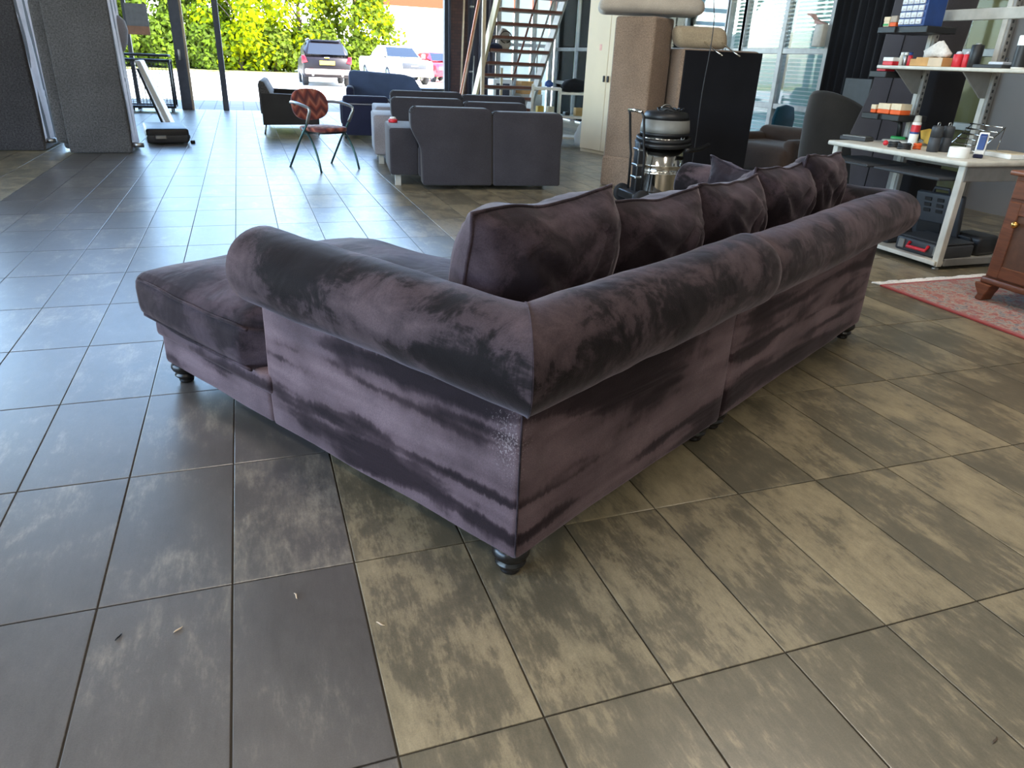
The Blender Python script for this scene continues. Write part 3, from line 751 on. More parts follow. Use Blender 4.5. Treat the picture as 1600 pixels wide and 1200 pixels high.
# two-seater side on at the far left of the group
t = thing('low_sofa', 'dark grey low sofa side-on with slim metal legs by the open bay', 'sofa', (.26, 12.25, 0), math.radians(-4))
MB().prism([(0, .14), (.84, .16), (.84, .58), (0, .60)], 'y', 0, .13, .012, 2).build('armrest', MAT['taupe_fabric'], t)
MB().prism([(0, .14), (.84, .16), (.84, .58), (0, .60)], 'y', 1.62, 1.75, .012, 2).build('armrest', MAT['taupe_fabric'], t)
MB().prism([(-.02, .30), (.10, .30), (.15, .58), (.06, .755), (-.005, .775), (-.03, .72)], 'y', .02, 1.73, .015, 2).build('backrest', MAT['mid_grey_fabric'], t)
MB().box(.06, .82, .13, 1.62, .16, .34, .02, 2).build('seat_base', MAT['taupe_fabric'], t)
MB().box(.12, .84, .14, .87, .33, .45, .04, 3).build('seat_cushion', MAT['taupe_fabric'], t)
MB().box(.12, .84, .88, 1.61, .33, .45, .04, 3).build('seat_cushion', MAT['taupe_fabric'], t)
for a, s in ((.04, -.03), (.80, .02)):
    for b in (.06, 1.69): MB().tube([(a, b, .15), (a+s, b, .0)], .014, 8).build('leg', MAT['steel'], t)

# ------------------------------------------------------------------ patterned armchair with tubular frame
m = NT('zigzag'); v = m.coord('Object')
sp = m.nd('ShaderNodeSeparateXYZ'); m.link(v, sp.inputs[0])
tri = m.math('PINGPONG', m.math('MULTIPLY', sp.outputs[0], 1.0), .07)
w = m.math('FRACT', m.math('MULTIPLY', m.math('ADD', m.math('ADD', sp.outputs[2], sp.outputs[1]), tri), 9.0))
col = m.ramp(w, [(.0, srgb(92, 44, 44)), (.3, srgb(150, 72, 58)), (.5, srgb(178, 112, 90)), (.72, srgb(116, 60, 58)), (.95, srgb(86, 42, 46))])
m.set(Base_Color=col, Roughness=.85, Sheen_Weight=.2); m.bump(m.noise(v, 200, 2), .3, .002); MAT['zigzag'] = m.m
MAT['teal_metal'] = plain('teal_metal', srgb(62, 92, 92), .35, .7)
cf = Vector((.51, -.86, 0)).normalized(); rz = math.atan2(cf.y, cf.x)-PI/2
t = thing('armchair', 'tubular armchair with rust zigzag upholstery and thin splayed legs', 'chair', (.82, 8.67, 0), rz)
# local y points forward; backrest at -y
bk = []
for k in range(32):
    a = 2*PI*k/32; bk.append((.24*math.copysign(abs(math.cos(a))**.75, math.cos(a)), .165*math.copysign(abs(math.sin(a))**.8, math.sin(a))))
mb = MB().prism([(p, q+.665) for p, q in bk], 'y', -.27, -.235, .012, 2)
mb.xf(lambda v: Vector((v.x, v.y+.55*v.x*v.x-.14*(v.z-.66), v.z))).build('backrest', MAT['zigzag'], t)
st = []
for k in range(28):
    a = 2*PI*k/28; st.append((.225*math.copysign(abs(math.cos(a))**.6, math.cos(a)), .225*math.copysign(abs(math.sin(a))**.6, math.sin(a))))
MB().prism(st, 'z', .405, .45, .015, 2).build('seat', MAT['zigzag'], t)
MB().prism([(p*.95, q*.95) for p, q in st], 'z', .388, .406).build('seat_pan', MAT['black_plastic'], t)
def bez(P, n=10):
    P = [Vector(p) for p in P]; out = []
    for i in range(n+1):
        s = i/n; Q = P[:]
        while len(Q) > 1: Q = [a.lerp(b, s) for a, b in zip(Q[:-1], Q[1:])]
        out.append(Q[0])
    return out
for s in (-1, 1):
    MB().tube(bez([(s*.23, -.25, .69), (s*.30, -.10, .71), (s*.30, .10, .675), (s*.29, .16, .655)], 8)+bez([(s*.29, .17, .62), (s*.28, .10, .50)], 4), .016, 8).build('arm_tube', MAT['steel'], t)
    MB().tube([(s*.28, .10, .50), (s*.28, -.05, .32), (s*.285, -.28, 0)], .012, 8).build('leg', MAT['teal_metal'], t)
    MB().tube(bez([(s*.24, -.06, .44), (s*.25, .10, .38), (s*.255, .20, .25), (s*.26, .27, 0)], 8), .012, 8).build('leg', MAT['teal_metal'], t)
MB().tube([(-.25, .0, .385), (.25, .0, .385)], .01, 6).build('cross_bar', MAT['teal_metal'], t)

# ------------------------------------------------------------------ sofas stood on end at the left
def upright(name, label, loc, w, d, h, body, top_cut=None):
    t = thing(name, label, 'sofa', loc, 0, 'sofas stood on end at the left')
    return t
t = upright('upended_sofa', 'dark charcoal sofa stood on end at the far left, pale lining facing right', (-3.3, 10.18, 0), 1, 1, 2, None)
MB().box(0, 1.03, 0, 1.02, .005, 2.1, .025, 3).build('sofa_body', MAT['charcoal_fabric'], t)
ln = MB(); n = 10; vs = []; fs = []
for i in range(n+1):
    for j in range(25):
        y = .03+.94*i/n; z = .10+1.95*j/24
        x = 1.036+.012*math.sin(y*17+z*2.1)+.010*mnoise.noise(Vector((y*8, z*2.0, 1)))
        vs.append((x, y, z))
for i in range(n):
    for j in range(24): a = i*25+j; fs.append((a, a+25, a+26, a+1))
ln.add(vs, fs, True); ln.build('underside_lining', MAT['lining'], t)
MB().tube([(1.03, .10, .11), (1.14, .10, .11)], .03, 14).build('leg', MAT['steel'], t)
MB().box(.0, .98, 1.02, 1.2, .02, 1.9, .06, 3).build('seat_cushion', MAT['charcoal_fabric'], t)
t = upright('upended_sofa', 'mid grey sofa stood on end beside the leaning boards, pale lining facing right', (-1.98, 9.96, 0), 1, 1, 2, None)
up2 = t
fpts = [(.0, .005), (.665, .005), (.665, 2.1), (.30, 2.1), (.26, 1.66), (.0, 1.64)]
MB().prism(fpts, 'y', 0, .24, .022, 3).build('sofa_body', MAT['mid_grey_fabric'], t)
MB().box(-.14, .02, .10, .42, .10, 1.62, .05, 3).build('seat_cushion', MAT['mid_grey_fabric'], t)
MB().box(-.10, .60, .24, .36, .02, 1.60, .04, 3).build('backrest', MAT['mid_grey_fabric'], t)
ln = MB(); vs = []; fs = []
for i in range(9):
    for j in range(25):
        y = .025+.66*i/8; z = .06+2.0*j/24
        vs.append((.668+.008*math.sin(y*22+z*3)+.007*mnoise.noise(Vector((y*9, z*2.3, 4))), y, z))
for i in range(8):
    for j in range(24): a = i*25+j; fs.append((a, a+25, a+26, a+1))
ln.add(vs, fs, True); ln.build('underside_lining', MAT['lining'], t)
MB().box(.60, .664, .24, .69, .02, 2.08, .01).build('frame_rail', MAT['charcoal_fabric'], t)
MB().tube([(.665, .08, .09), (.79, .08, .09)], .03, 14).build('leg', MAT['steel'], t)
# ------------------------------------------------------------------ leaning boards, flat case, wire trolley, poster
for k, (x0, y0, h, lean, w, mt, lab) in enumerate([(-1.10, 12.6, .98, -.34, .10, 'white_paint', 'white board leaning behind the grey upended sofa, foremost'),
        (-1.22, 13.0, .86, -.30, .05, 'dark_plastic', 'dark narrow panel leaning between two white boards'), (-1.30, 13.8, .8, -.26, .08, 'plank_wood', 'pale wooden panel leaning behind the dark panel')]):
    t = MB().prism([(0, 0), (w*.7, 0), (w*.7+lean*h, h), (lean*h, h)], 'y', 0, .55+.1*k, .006).build('leaning_board', MAT[mt])
    tag(t, lab, 'board', 'boards leaning at the left'); t.location = (x0, y0, 0)
t = thing('flat_case', 'flat black case lying on the floor beside the grey upended sofa', 'case', (-1.24, 10.85, 0), math.radians(8))
MB().box(0, .52, 0, .95, .03, .20, .03, 3).build('case_body', MAT['black_plastic'], t)
MB().box(.0, .50, -.03, .06, .02, .12, .02, 3).build('case_lip', MAT['dark_plastic'], t)
MB().box(.10, .24, -.05, -.02, .07, .12, .01).build('clasp', MAT['steel'], t)
MB().lathe([(.03, 0), (.03, .04)], 12, (.56, .1, .0)).build('wheel', MAT['black_plastic'], t)
MB().lathe([(.03, 0), (.03, .04)], 12, (.56, .8, .0)).build('wheel', MAT['black_plastic'], t)
t = thing('wire_trolley', 'black wire mesh cage trolley standing by the glass door', 'trolley', (-2.1, 16.2, 0), 0)
W_, D_, H_ = .84, .5, .95
for x in (0, W_):
    for y in (0, D_): MB().tube([(x, y, .08), (x, y, H_)], .02, 8).build('corner_post', MAT['black_plastic'], t)
for z in (.1, H_-.03, H_+.06):
    MB().tube([(0, 0, z), (W_, 0, z), (W_, D_, z), (0, D_, z)], .022, 8, closed=True).build('rail', MAT['black_plastic'], t)
for y in (0, D_):
    g = MB()
    for k in range(1, 14): g.tube([(W_*k/14, y, .1), (W_*k/14, y, H_-.03)], .004, 4)
    for k in range(1, 14): g.tube([(0, y, .1+k*.06), (W_, y, .1+k*.06)], .004, 4)
    o = g.build('wire_mesh', MAT['dark_plastic'], t); o['kind'] = 'stuff'
MB().box(0, W_, 0, D_, .08, .10).build('floor_plate', MAT['dark_plastic'], t)
for x in (.06, W_-.06):
    for y in (.05, D_-.05): MB().lathe([(.0, -.012), (.045, -.012), (.045, .012), (0, .012)], 14, mtx=Matrix.Translation((x, y, .045)) @ Matrix.Rotation(PI/2, 4, 'Y')).build('castor', MAT['black_plastic'], t)
a = ATY(192, 4, 16.9); b = ATY(235, 55, 16.9)
t = thing('hanging_sign', 'grey board with an orange band hanging in the window above the trolley', 'sign', (a.x, 16.95, b.z))
hh = a.z-b.z; ww = b.x-a.x
MB().box(0, ww, 0, .03, hh*.28, hh, .004).build('board', plain('sign_grey', srgb(122, 124, 132), .6), t)
MB().box(0, ww, -.001, .03, 0, hh*.28, .004).build('colour_band', plain('sign_band', srgb(160, 118, 98), .6), t)
for q in (.08, ww-.08): MB().tube([(q, .02, hh), (q, .09, 3.32-b.z)], .004, 6).build('hanging_wire', MAT['steel'], t)
p = ATY(203, 45, 10.6)
MB().lathe([(.0, 0), (.06, .02), (.10, .12), (.11, .26), (.08, .36), (.03, .40), (0, .41)], 20).build('chair_back_pad', MAT['light_grey_fabric'])
o = bpy.data.objects['chair_back_pad']; o.name = 'bolster'; o.parent = up2; o.location = (.62, .62, 1.10); o.rotation_euler = (0, .12, 0); o['label'] = 'pale grey rounded bolster'
# ------------------------------------------------------------------ stairs rising toward the viewer
t = thing('staircase', 'open staircase with brown treads and cream stringers at the back', 'stairs', (4.42, 0, 0))
NT_ = 14
def step(k): return 14.92-.178*k, .30+.2175*k      # y, z of tread k
for k in range(NT_):
    y, z = step(k)
    o = MB().box(0.02, 1.18, y-.13, y+.13, z-.06, z, .006).build('tread', MAT['tread_wood'], t)
    MB().box(0.02, 1.18, y-.135, y-.125, z-.072, z-.05).build('nosing', MAT['grey_metal'], o)
y0, z0 = step(-1.4); y1, z1 = step(NT_)
for x, mt in ((-.05, 'cream_wood'), (1.19, 'pale_grey_metal')):
    MB().prism([(y0-.02, z0-.13), (y0+.16, z0-.0), (y1+.16, z1+.13), (y1-.02, z1-.0)], 'x', x, x+.05, .004).build('stringer', MAT[mt], t)
MB().tube([(1.1, y0+1.2, z0+.05), (1.1, y1+1.2, z1)], .022, 8).build('handrail', MAT['tread_wood'], t)
MB().tube([(1.3, y0+.1, z0+.9), (1.3, y1+.1, z1+.9)], .02, 8).build('handrail', MAT['pale_grey_metal'], t)
for k in (1, 6, 11):
    y, z = step(k); MB().tube([(1.3, y+.1, z), (1.3, y+.1, z+1.0)], .014, 8).build('baluster', MAT['pale_grey_metal'], t)
MB().tube([(.62, 15.05, 0.0), (.62, 15.05, 1.05)], .03, 8).build('prop', MAT['cream_wood'], t)
# bear-like sack and dark cloth on a tread (plain bundle)
y, z = step(4.9)
t = thing('cloth_bundle', 'beige bundle of cloth with a dark strap lying on the staircase', 'bundle', (4.72, step(5)[0], step(5)[1]))
mb = MB().lathe([(0, .0), (.10, .01), (.13, .10), (.12, .20), (.10, .28), (.06, .33), (0, .34)], 16)
mb.xf(lambda v: v+mnoise.noise_vector(v*9)*.03); mb.build('cloth', MAT['putty_fabric'], t)
mb = MB().lathe([(0, .0), (.14, .005), (.13, .05), (.06, .09), (0, .10)], 16, (-.16, 0, 0)); mb.xf(lambda v: v+mnoise.noise_vector(v*12)*.02); mb.build('dark_cloth', MAT['navy_fabric'], t)
MB().tube([(.11*math.cos(a), -.115, .20+.10*math.sin(a)) for a in [2*PI*k/18 for k in range(18)]], .010, 6, closed=True).build('strap', MAT['brown_fabric'], t)
# poles, pipes and planks against the dark wall
def pole(name, label, cat, a, b, r, mat, group=None, n=10):
    o = MB().tube([a, b], r, n).build(name, MAT[mat]); tag(o, label, cat, group); return o
pole('wooden_pole', 'long pale wooden pole standing against the brown pier', 'pole', (4.66, 16.8, .30), (4.78, 16.93, 3.0), .022, 'plank_wood')
t = thing('bucket', 'pale grey bucket at the foot of the wooden pole', 'bucket', (4.62, 16.72, 0))
MB().lathe([(.13, 0), (.14, .005), (.17, .30), (.18, .31), (.165, .31), (.13, .02), (0, .02)], 20).build('bucket_body', MAT['white_metal'], t)
MB().tube([(.17*math.cos(a), 0, .3+.12*math.sin(a)) for a in [PI*k/10 for k in range(11)]], .006, 6).build('bucket_handle', MAT['steel'], t)
t = thing('drain_pipe', 'grey vertical pipe with brackets on the dark wall', 'pipe', (4.93, 16.93, 0))
MB().tube([(0, 0, .05), (0, 0, 6.4)], .05, 12).build('pipe_run', MAT['dark_frame'], t)
for z in (.9, 2.2, 3.6): MB().tube([(0, 0, z), (0, 0, z+.05)], .06, 12).build('bracket', MAT['steel'], t)
pole('conduit', 'thin steel conduit beside the grey drain pipe', 'pipe', (4.44, 16.95, .05), (4.44, 16.95, 6.4), .03, 'dark_frame')
pole('broomstick', 'thin grey stick leaning beside the drain pipe', 'pole', (4.86, 16.6, 0), (4.98, 16.85, 1.25), .014, 'pale_grey_metal')
t = MB().box(-.03, .03, -.04, .04, 0, 2.45, .004).build('plank', MAT['plank_wood']); tag(t, 'narrow pale timber batten standing upright before the ribbed wall', 'plank', 'planks leaning by the stairs'); t.location = (4.28, 13.9, 0)
P0, P1 = Vector((4.30, 14.9, .55)), Vector((4.58, 14.9, 2.25))
for k, (mt, dx, lab) in enumerate((('orange_paint', 0, 'narrow plank with orange face leaning by the stairs'), ('plank_wood', .06, 'pale plank leaning just right of the orange plank'))):
    A = Vector((4.14+dx, 15.3+.05*k, 0)); B = Vector((4.62+dx*.6, 15.3+.05*k, 2.4)); d = (B-A).normalized()
    mb = MB().box(-.015, .015, -.03, .03, 0, (B-A).length, .003)
    o = mb.build('plank', MAT[mt]); sx = d.cross(Vector((0, 1, 0))).normalized()
    o.matrix_world = MT(A, sx, Vector((0, 1, 0)), d); tag(o, lab, 'plank', 'planks leaning by the stairs')
# things stored under the stairs
t = thing('storage_box', 'white framed box on the floor under the stairs', 'box', (5.05, 15.6, 0))
MB().box(0, .42, 0, .4, 0, .82, .01).build('box_body', MAT['white_paint'], t)
MB().box(.06, .36, -.012, 0, .50, .74, .003).build('display_window', MAT['dark_frame'], t)
t = thing('carton', 'brown cardboard carton stacked under the stairs', 'box', (5.6, 15.4, 0))
MB().box(0, .5, 0, .4, 0, .55, .008).build('carton_body', MAT['pale_grey_metal'], t); MB().box(0.02, .48, .02, .4, .55, .80, .008).build('carton_lid', MAT['cardboard'], t)

# ------------------------------------------------------------------ white glass display cart, bag, clothes
t = thing('display_cart', 'white metal display cart with glass shelves beside the cream cabinet', 'cart', (4.16, 10.95, 0), math.radians(-20))
CW, CD, CH_ = .98, .42, .88
for x in (0, .42, CW-.03):
    for y in (0, CD-.03): MB().box(x, x+.035, y, y+.035, .06, CH_-(.05 if x > .4 else 0), .003).build('post', MAT['white_metal'], t)
for z in (.42, CH_-.07):
    for a, b in ((0, .455), (.42, CW)):
        zz = z-(.05 if (a > .3 and z > .5) else 0)
        MB().box(a, b, 0, CD, zz, zz+.035, .004).build('shelf', MAT['white_metal'], t)
MB().box(0, CW, 0, CD, .12, .15, .004).build('shelf', MAT['white_metal'], t)
for a, b in ((.035, .42), (.455, CW-.03)):
    MB().box(a, b, .01, .014, .46, CH_-.1).build('pane', MAT['glass'], t)
for x in (.04, CW-.04):
    for y in (.04, CD-.04): MB().lathe([(.0, -.012), (.03, -.012), (.03, .012), (0, .012)], 12, mtx=Matrix.Translation((x, y, .03)) @ Matrix.Rotation(PI/2, 4, 'X')).build('castor', MAT['black_plastic'], t)
CT = t.matrix_basis.copy()
CT = Matrix.Translation((4.16, 10.95, 0)) @ Matrix.Rotation(math.radians(-20), 4, 'Z')
def on_cart(x, y, z): return CT @ Vector((x, y, z))
for k, (x, z, c, mt, lab) in enumerate(((.14, .455, .05, 'yellow_sheet', 'yellow packet on the upper glass shelf of the cart, left'), (.30, .455, .05, 'box_cream', 'cream packet on the cart shelf beside the yellow packet'),
        (.56, .455, .04, 'black_plastic', 'small black gadget on the cart shelf'), (.74, .455, .06, 'cardboard', 'small brown box on the right bay of the cart'))):
    o = MB().box(-c, c, -.05, .05, 0, .12 if mt != 'black_plastic' else .05, .006, 2).build('shelf_item', MAT[mt]); o.location = on_cart(x, .2, z); tag(o, lab, 'box', 'small goods on the display cart')
mb = MB().lathe([(0, 0), (.16, .01), (.20, .08), (.15, .15), (.05, .18), (0, .18)], 18); mb.xf(lambda v: Vector((v.x*1.15, v.y*.8, v.z))+mnoise.noise_vector(v*8)*.035)
o = mb.build('folded_coat', MAT['black_cloth']); o.location = on_cart(.66, .2, CH_-.075); tag(o, 'black coat heaped on top of the white display cart', 'coat')
mb = MB().lathe([(0, 0), (.09, .01), (.10, .05), (.04, .09), (0, .09)], 14); mb.xf(lambda v: v+mnoise.noise_vector(v*11)*.02)
o = mb.build('folded_cloth', MAT['light_grey_fabric']); o.location = on_cart(.93, .2, CH_-.09); tag(o, 'light grey cloth beside the black coat on the cart', 'cloth')
mb = MB().lathe([(0, 0), (.06, .01), (.07, .06), (.03, .1), (0, .1)], 14)
o = mb.build('blue_bundle', MAT['blue_plastic']); o.location = on_cart(.26, .2, CH_-.03); tag(o, 'blue plastic bundle on the left end of the cart', 'bundle')
n = 16; vs = []; fs = []
for i in range(11):
    zz = .46-.40*i/10; r = .02+.13*math.sin(min(1, i/9)*PI*.62)
    for k in range(n):
        a = 2*PI*k/n; p = Vector((r*math.cos(a)*1.1, r*.6*math.sin(a), zz)); vs.append(p+mnoise.noise_vector(p*14)*.022)
for i in range(10):
    for k in range(n): fs.append((i*n+k, i*n+(k+1) % n, (i+1)*n+(k+1) % n, (i+1)*n+k))
fs.append(tuple(10*n+k for k in range(n)))
o = MB().add(vs, fs, True).build('plastic_bag', MAT['bag_plastic']); o.location = on_cart(CW-.14, -.09, .0); tag(o, 'white plastic bag hanging from the end of the display cart', 'bag')

# ------------------------------------------------------------------ cream cabinet
cab = thing('metal_cabinet', 'tall cream metal two-door cabinet beside the upended tan sofa', 'cabinet', (4.72, 10.30, 0), math.radians(-76))
CWd, CDp = 1.0, .45
MB().box(0, CWd, .02, CDp, 0.0, 1.98+.9, .006).build('cabinet_body', MAT['cream_metal'], cab)
for k in range(2):
    a = .015+k*.485
    d = MB().box(a, a+.48, -.005, .02, .05, 1.95+.9, .004).build('door', MAT['cream_metal'], cab)
    MB().box(a+(.43 if k == 0 else .03), a+(.455 if k == 0 else .055), -.03, -.005, .98, 1.06, .004).build('handle', MAT['dark_plastic'], d)
MB().box(.30, .345, -.008, -.004, 1.38, 1.46).build('sticker', plain('sticker', srgb(232, 176, 160), .6), cab)

# ------------------------------------------------------------------ tan sofas stood on end
A = Vector((3.62, 7.27, 0)); ang = math.atan2(-.83, .56)
t = thing('upended_tan_sofa', 'tall tan sofa stood on end with a putty cushion lying on top', 'sofa', A, ang, 'tan sofas stood on end')
MB().box(0, .46, 0, .42, .30, 1.66, .03, 3).build('seat_block', MAT['tan_fabric'], t)
MB().box(-.01, .47, -.01, .43, .0, .32, .03, 3).build('armrest', MAT['tan_fabric'], t)
MB().box(-.24, .08, .42, .92, .02, 1.62, .05, 3).build('backrest', MAT['dark_brown_fabric'], t)
mb = cushion(-.16, .86, -.10, .55, 1.69, 1.82, .05, 10, 8, .06)
o = mb.build('loose_cushion', MAT['putty_fabric']); o.location = A; o.rotation_euler = (0, 0, ang+.55); tag(o, 'putty coloured seat cushion lying on the tall upended tan sofa', 'cushion')
Pc = Vector((4.17, 6.80, 0)); ang2 = math.atan2(-.20, .98)
t = thing('upended_tan_sofa', 'shorter tan sofa stood on end showing its black underside', 'sofa', Pc, ang2, 'tan sofas stood on end')
MB().box(0, .84, .03, .78, .0, 1.39, .05, 4).build('sofa_body', MAT['tan_fabric'], t)
MB().box(.03, .835, -.0, .05, .03, 1.375, .004).build('black_underside', MAT['black_cloth'], t)
E2 = Matrix.Translation(Pc) @ Matrix.Rotation(ang2, 4, 'Z')
t = thing('headrest', 'beige headrest with two steel rods lying on the shorter upended sofa', 'headrest', E2 @ Vector((.22, .16, 1.395)), ang2-.05)
MB().box(-.27, .27, -.07, .16, .0, .20, .075, 4).xf(lambda v: Vector((v.x+.25*(.1-v.z), v.y, v.z))).build('pad', MAT['tan_light_fabric'], t)
for x in (.06, .24): MB().tube([(x-.08, .0, .10), (x+.05, -.19, -.02), (x+.10, -.26, -.06)], .008, 8).build('rod', MAT['chrome'], t)
t = thing('hanging_cable', 'thin dark cable hanging from the ceiling before the black underside', 'cable', (0, 0, 0)); 
a = ATX(1115, 2, 4.22)
MB().tube([(a.x, a.y, 6.6), (a.x, a.y, a.z)]+[(a.x+.01*math.sin(k*.8), a.y-.03-.02*math.sin(k*.45), a.z-(a.z-.25)*k/12) for k in range(1, 13)], .005, 6).build('cable_run', MAT['dark_plastic'], t)
t.location = (0, 0, 0)

# ------------------------------------------------------------------ wet-and-dry vacuum
t = thing('vacuum_cleaner', 'industrial vacuum cleaner with chrome tank and coiled black hose', 'vacuum', (3.66, 6.12, 0), math.radians(-2))
MB().lathe([(.0, .13), (.20, .13), (.212, .15), (.212, .30), (.218, .305), (.218, .315), (.212, .32), (.212, .37), (.218, .375), (.218, .385), (.212, .39), (.212, .56), (0, .56)], 36).build('tank', MAT['chrome'], t)
MB().lathe([(.20, .56), (.20, .64), (0, .64)], 32).build('upper_tank', MAT['chrome'], t)
MB().lathe([(0, .63), (.215, .63), (.225, .645), (.225, .665), (.0, .665)], 32).build('seal_ring', MAT['black_plastic'], t)
MB().lathe([(0, .665), (.228, .665), (.225, .70), (.215, .775), (0, .775)], 32).build('motor_band', plain('vacuum_grey', srgb(120, 120, 116), .5), t)
MB().lathe([(0, .775), (.212, .775), (.205, .81), (.19, .838), (.1, .85), (0, .852)], 32).build('motor_head', MAT['black_plastic'], t)
cb = MB(); 
for q in range(4):
    cb.tube([((.07+.015*q)*math.cos(a)+.02*q-.02, (.07+.01*q)*math.sin(a), .858+.012*math.sin(a*3+q)) for a in [2*PI*k/18 for k in range(18)]], .008, 6, closed=True)
cb.build('power_cable', MAT['black_plastic'], t)
MB().tube([(.05*math.cos(a)-.02, -.02, .87+.03*math.sin(a)) for a in [PI*k/8 for k in range(9)]], .007, 6).build('lifting_handle', MAT['steel'], t)
for q, (z, r) in enumerate(((.61, .235), (.572, .245))):
    MB().tube([(r*math.cos(a), r*math.sin(a), z+.018*math.sin(a+.5)) for a in [2*PI*k/28 for k in range(28)]], .021, 8, closed=True).build('hose_coil', MAT['black_plastic'], t)
MB().tube(bez([(.10, -.25, .53), (.25, -.2, .52), (.40, -.05, .53), (.52, .05, .55)], 8), .02, 8).build('hose_end', MAT['black_plastic'], t)
MB().box(-.27, -.205, -.05, .05, .10, .58, .015, 2).build('accessory_rail', MAT['black_plastic'], t)
for z in (.25, .36, .50): MB().box(-.28, -.21, -.056, .056, z, z+.022, .006).build('clip', MAT['steel'], t)
for y in (-.14, .14):
    MB().tube([(-.24, y, .06), (-.25, y, .45), (-.27, y, .56), (-.30, y, .80), (-.32, y*.9, .84)], .012, 8).build('push_bar', MAT['black_plastic'], t)
MB().tube([(-.32, -.128, .84), (-.325, 0, .845), (-.32, .128, .84)], .016, 8).build('grip', MAT['chrome'], t)
MB().prism([(-.34, -.16), (-.10, -.24), (.22, -.22), (.27, 0), (.22, .22), (-.10, .24), (-.34, .16)], 'z', .06, .135, .012, 2).build('chassis', MAT['black_plastic'], t)
for y in (-.21, .21):
    MB().lathe([(0, -.022), (.06, -.022), (.085, -.015), (.085, .015), (.06, .022), (0, .022)], 20, mtx=Matrix.Translation((-.27, y, .085)) @ Matrix.Rotation(PI/2, 4, 'X')).build('wheel', MAT['tyre'], t)
for y in (-.14, .14):
    MB().lathe([(0, -.012), (.03, -.012), (.03, .012), (0, .012)], 14, mtx=Matrix.Translation((.2, y, .03)) @ Matrix.Rotation(PI/2, 4, 'X')).build('castor', MAT['tyre'], t)
for k, (a, z) in enumerate(((-1.25, .60), (-1.05, .60))):
    MB().tube([(.206*math.cos(a), .206*math.sin(a), z-.02), (.214*math.cos(a), .214*math.sin(a), z+.03), (.206*math.cos(a), .206*math.sin(a), z+.06)], .006, 6).build('latch', MAT['steel'], t)

# ------------------------------------------------------------------ low brown armchair, teal chair, grey tub chair
t = thing('low_armchair', 'low brown rounded armchair in front of the glazed partition', 'armchair', (6.0, 7.45, 0), math.radians(12))
MB().box(-.42, .42, -.52, .52, .10, .44, .10, 4).build('seat', MAT['brown_fabric'], t)
MB().box(.25, .48, -.54, .54, .12, .60, .09, 4).build('backrest', MAT['brown_fabric'], t)
for y in (-.56, .38): MB().box(-.38, .40, y, y+.18, .12, .52, .07, 4).build('armrest', MAT['brown_fabric'], t)
for x in (-.32, .36):
    for y in (-.42, .42): MB().lathe([(.018, 0), (.024, .11)], 10, (x, y, 0)).build('leg', MAT['steel'], t)
t = thing('teal_chair', 'teal shell chair behind the low brown armchair', 'chair', (6.55, 8.35, 0), math.radians(200))
bk = [(-.22, .42), (.22, .42), (.24, .66), (.18, .80), (.0, .83), (-.18, .80), (-.24, .66)]
MB().prism(bk, 'y', .18, .23, .018, 3).build('backrest', MAT['teal_fabric'], t)
MB().box(-.23, .23, -.24, .22, .41, .46, .02, 3).build('seat', MAT['teal_fabric'], t)
for x in (-.19, .19):
    for y in (-.19, .19): MB().tube([(x*.9, y*.9, .41), (x*1.1, y*1.1, 0)], .012, 8).build('leg', MAT['steel'], t)
t = thing('tub_chair', 'dark grey tub chair with tall curved back beside the workbench', 'chair', (5.85, 6.30, 0), 0)
vs = []; fs = []; n = 22
for i in range(n+1):
    a = math.radians(70)+math.radians(220)*i/n
    for j, (zz, ro, th) in enumerate(((.12, .33, .10), (.45, .36, .10), (.80, .37, .09), (1.02, .36, .07), (1.06, .34, .03))):
        hz = zz if j < 2 else .45+(zz-.45)*(.45+.55*math.sin(PI*i/n)**.6)
        vs.append((ro*math.cos(a), ro*math.sin(a), hz)); vs.append(((ro-th)*math.cos(a), (ro-th)*math.sin(a), hz))
for i in range(n):
    for j in range(4):
        a = i*10+j*2; b = a+10
        fs += [(a, b, b+2, a+2), (a+1, a+3, b+3, b+1)]
    fs.append((i*10+8, i*10+18, i*10+19, i*10+9))
    fs.append((i*10, i*10+1, i*10+11, i*10+10))
fs += [tuple([0, 2, 4, 6, 8, 9, 7, 5, 3, 1]), tuple([n*10+q for q in (0, 1, 3, 5, 7, 9, 8, 6, 4, 2)])]
MB().add(vs, fs, True).build('curved_back', MAT['dark_taupe_fabric'], t)
MB().lathe([(0, .30), (.25, .30), (.27, .34), (.27, .42), (.22, .46), (0, .47)], 24).build('seat', MAT['dark_taupe_fabric'], t)
MB().lathe([(.24, 0), (.24, .02), (.04, .05), (.03, .3)], 24).build('pedestal', MAT['steel'], t)
t = thing('wall_dispenser', 'pale wall dispenser on the end post of the glazed partition', 'dispenser', (6.9, 8.08, 0))
a = ATX(1290, 30, 6.9); b = ATX(1280, 73, 6.9)
MB().box(0, .09, .0, .16, b.z, a.z-.05, .012, 2).build('dispenser_body', MAT['white_metal'], t)
MB().prism([(0, a.z-.05), (.16, a.z-.05), (.26, a.z+.07), (.34, a.z+.08), (.34, a.z+.065), (.20, a.z+.01)], 'x', .0, .08).build('leaflet_holder', plain('leaflet', srgb(188, 150, 140), .6), t)
o = MB().box(0, .05, 0, .42, .72, 1.18, .006).build('framed_board', MAT['dark_plastic']); o.location = (6.81, 7.0, 0); tag(o, 'dark framed board fixed against the black curtain', 'board')
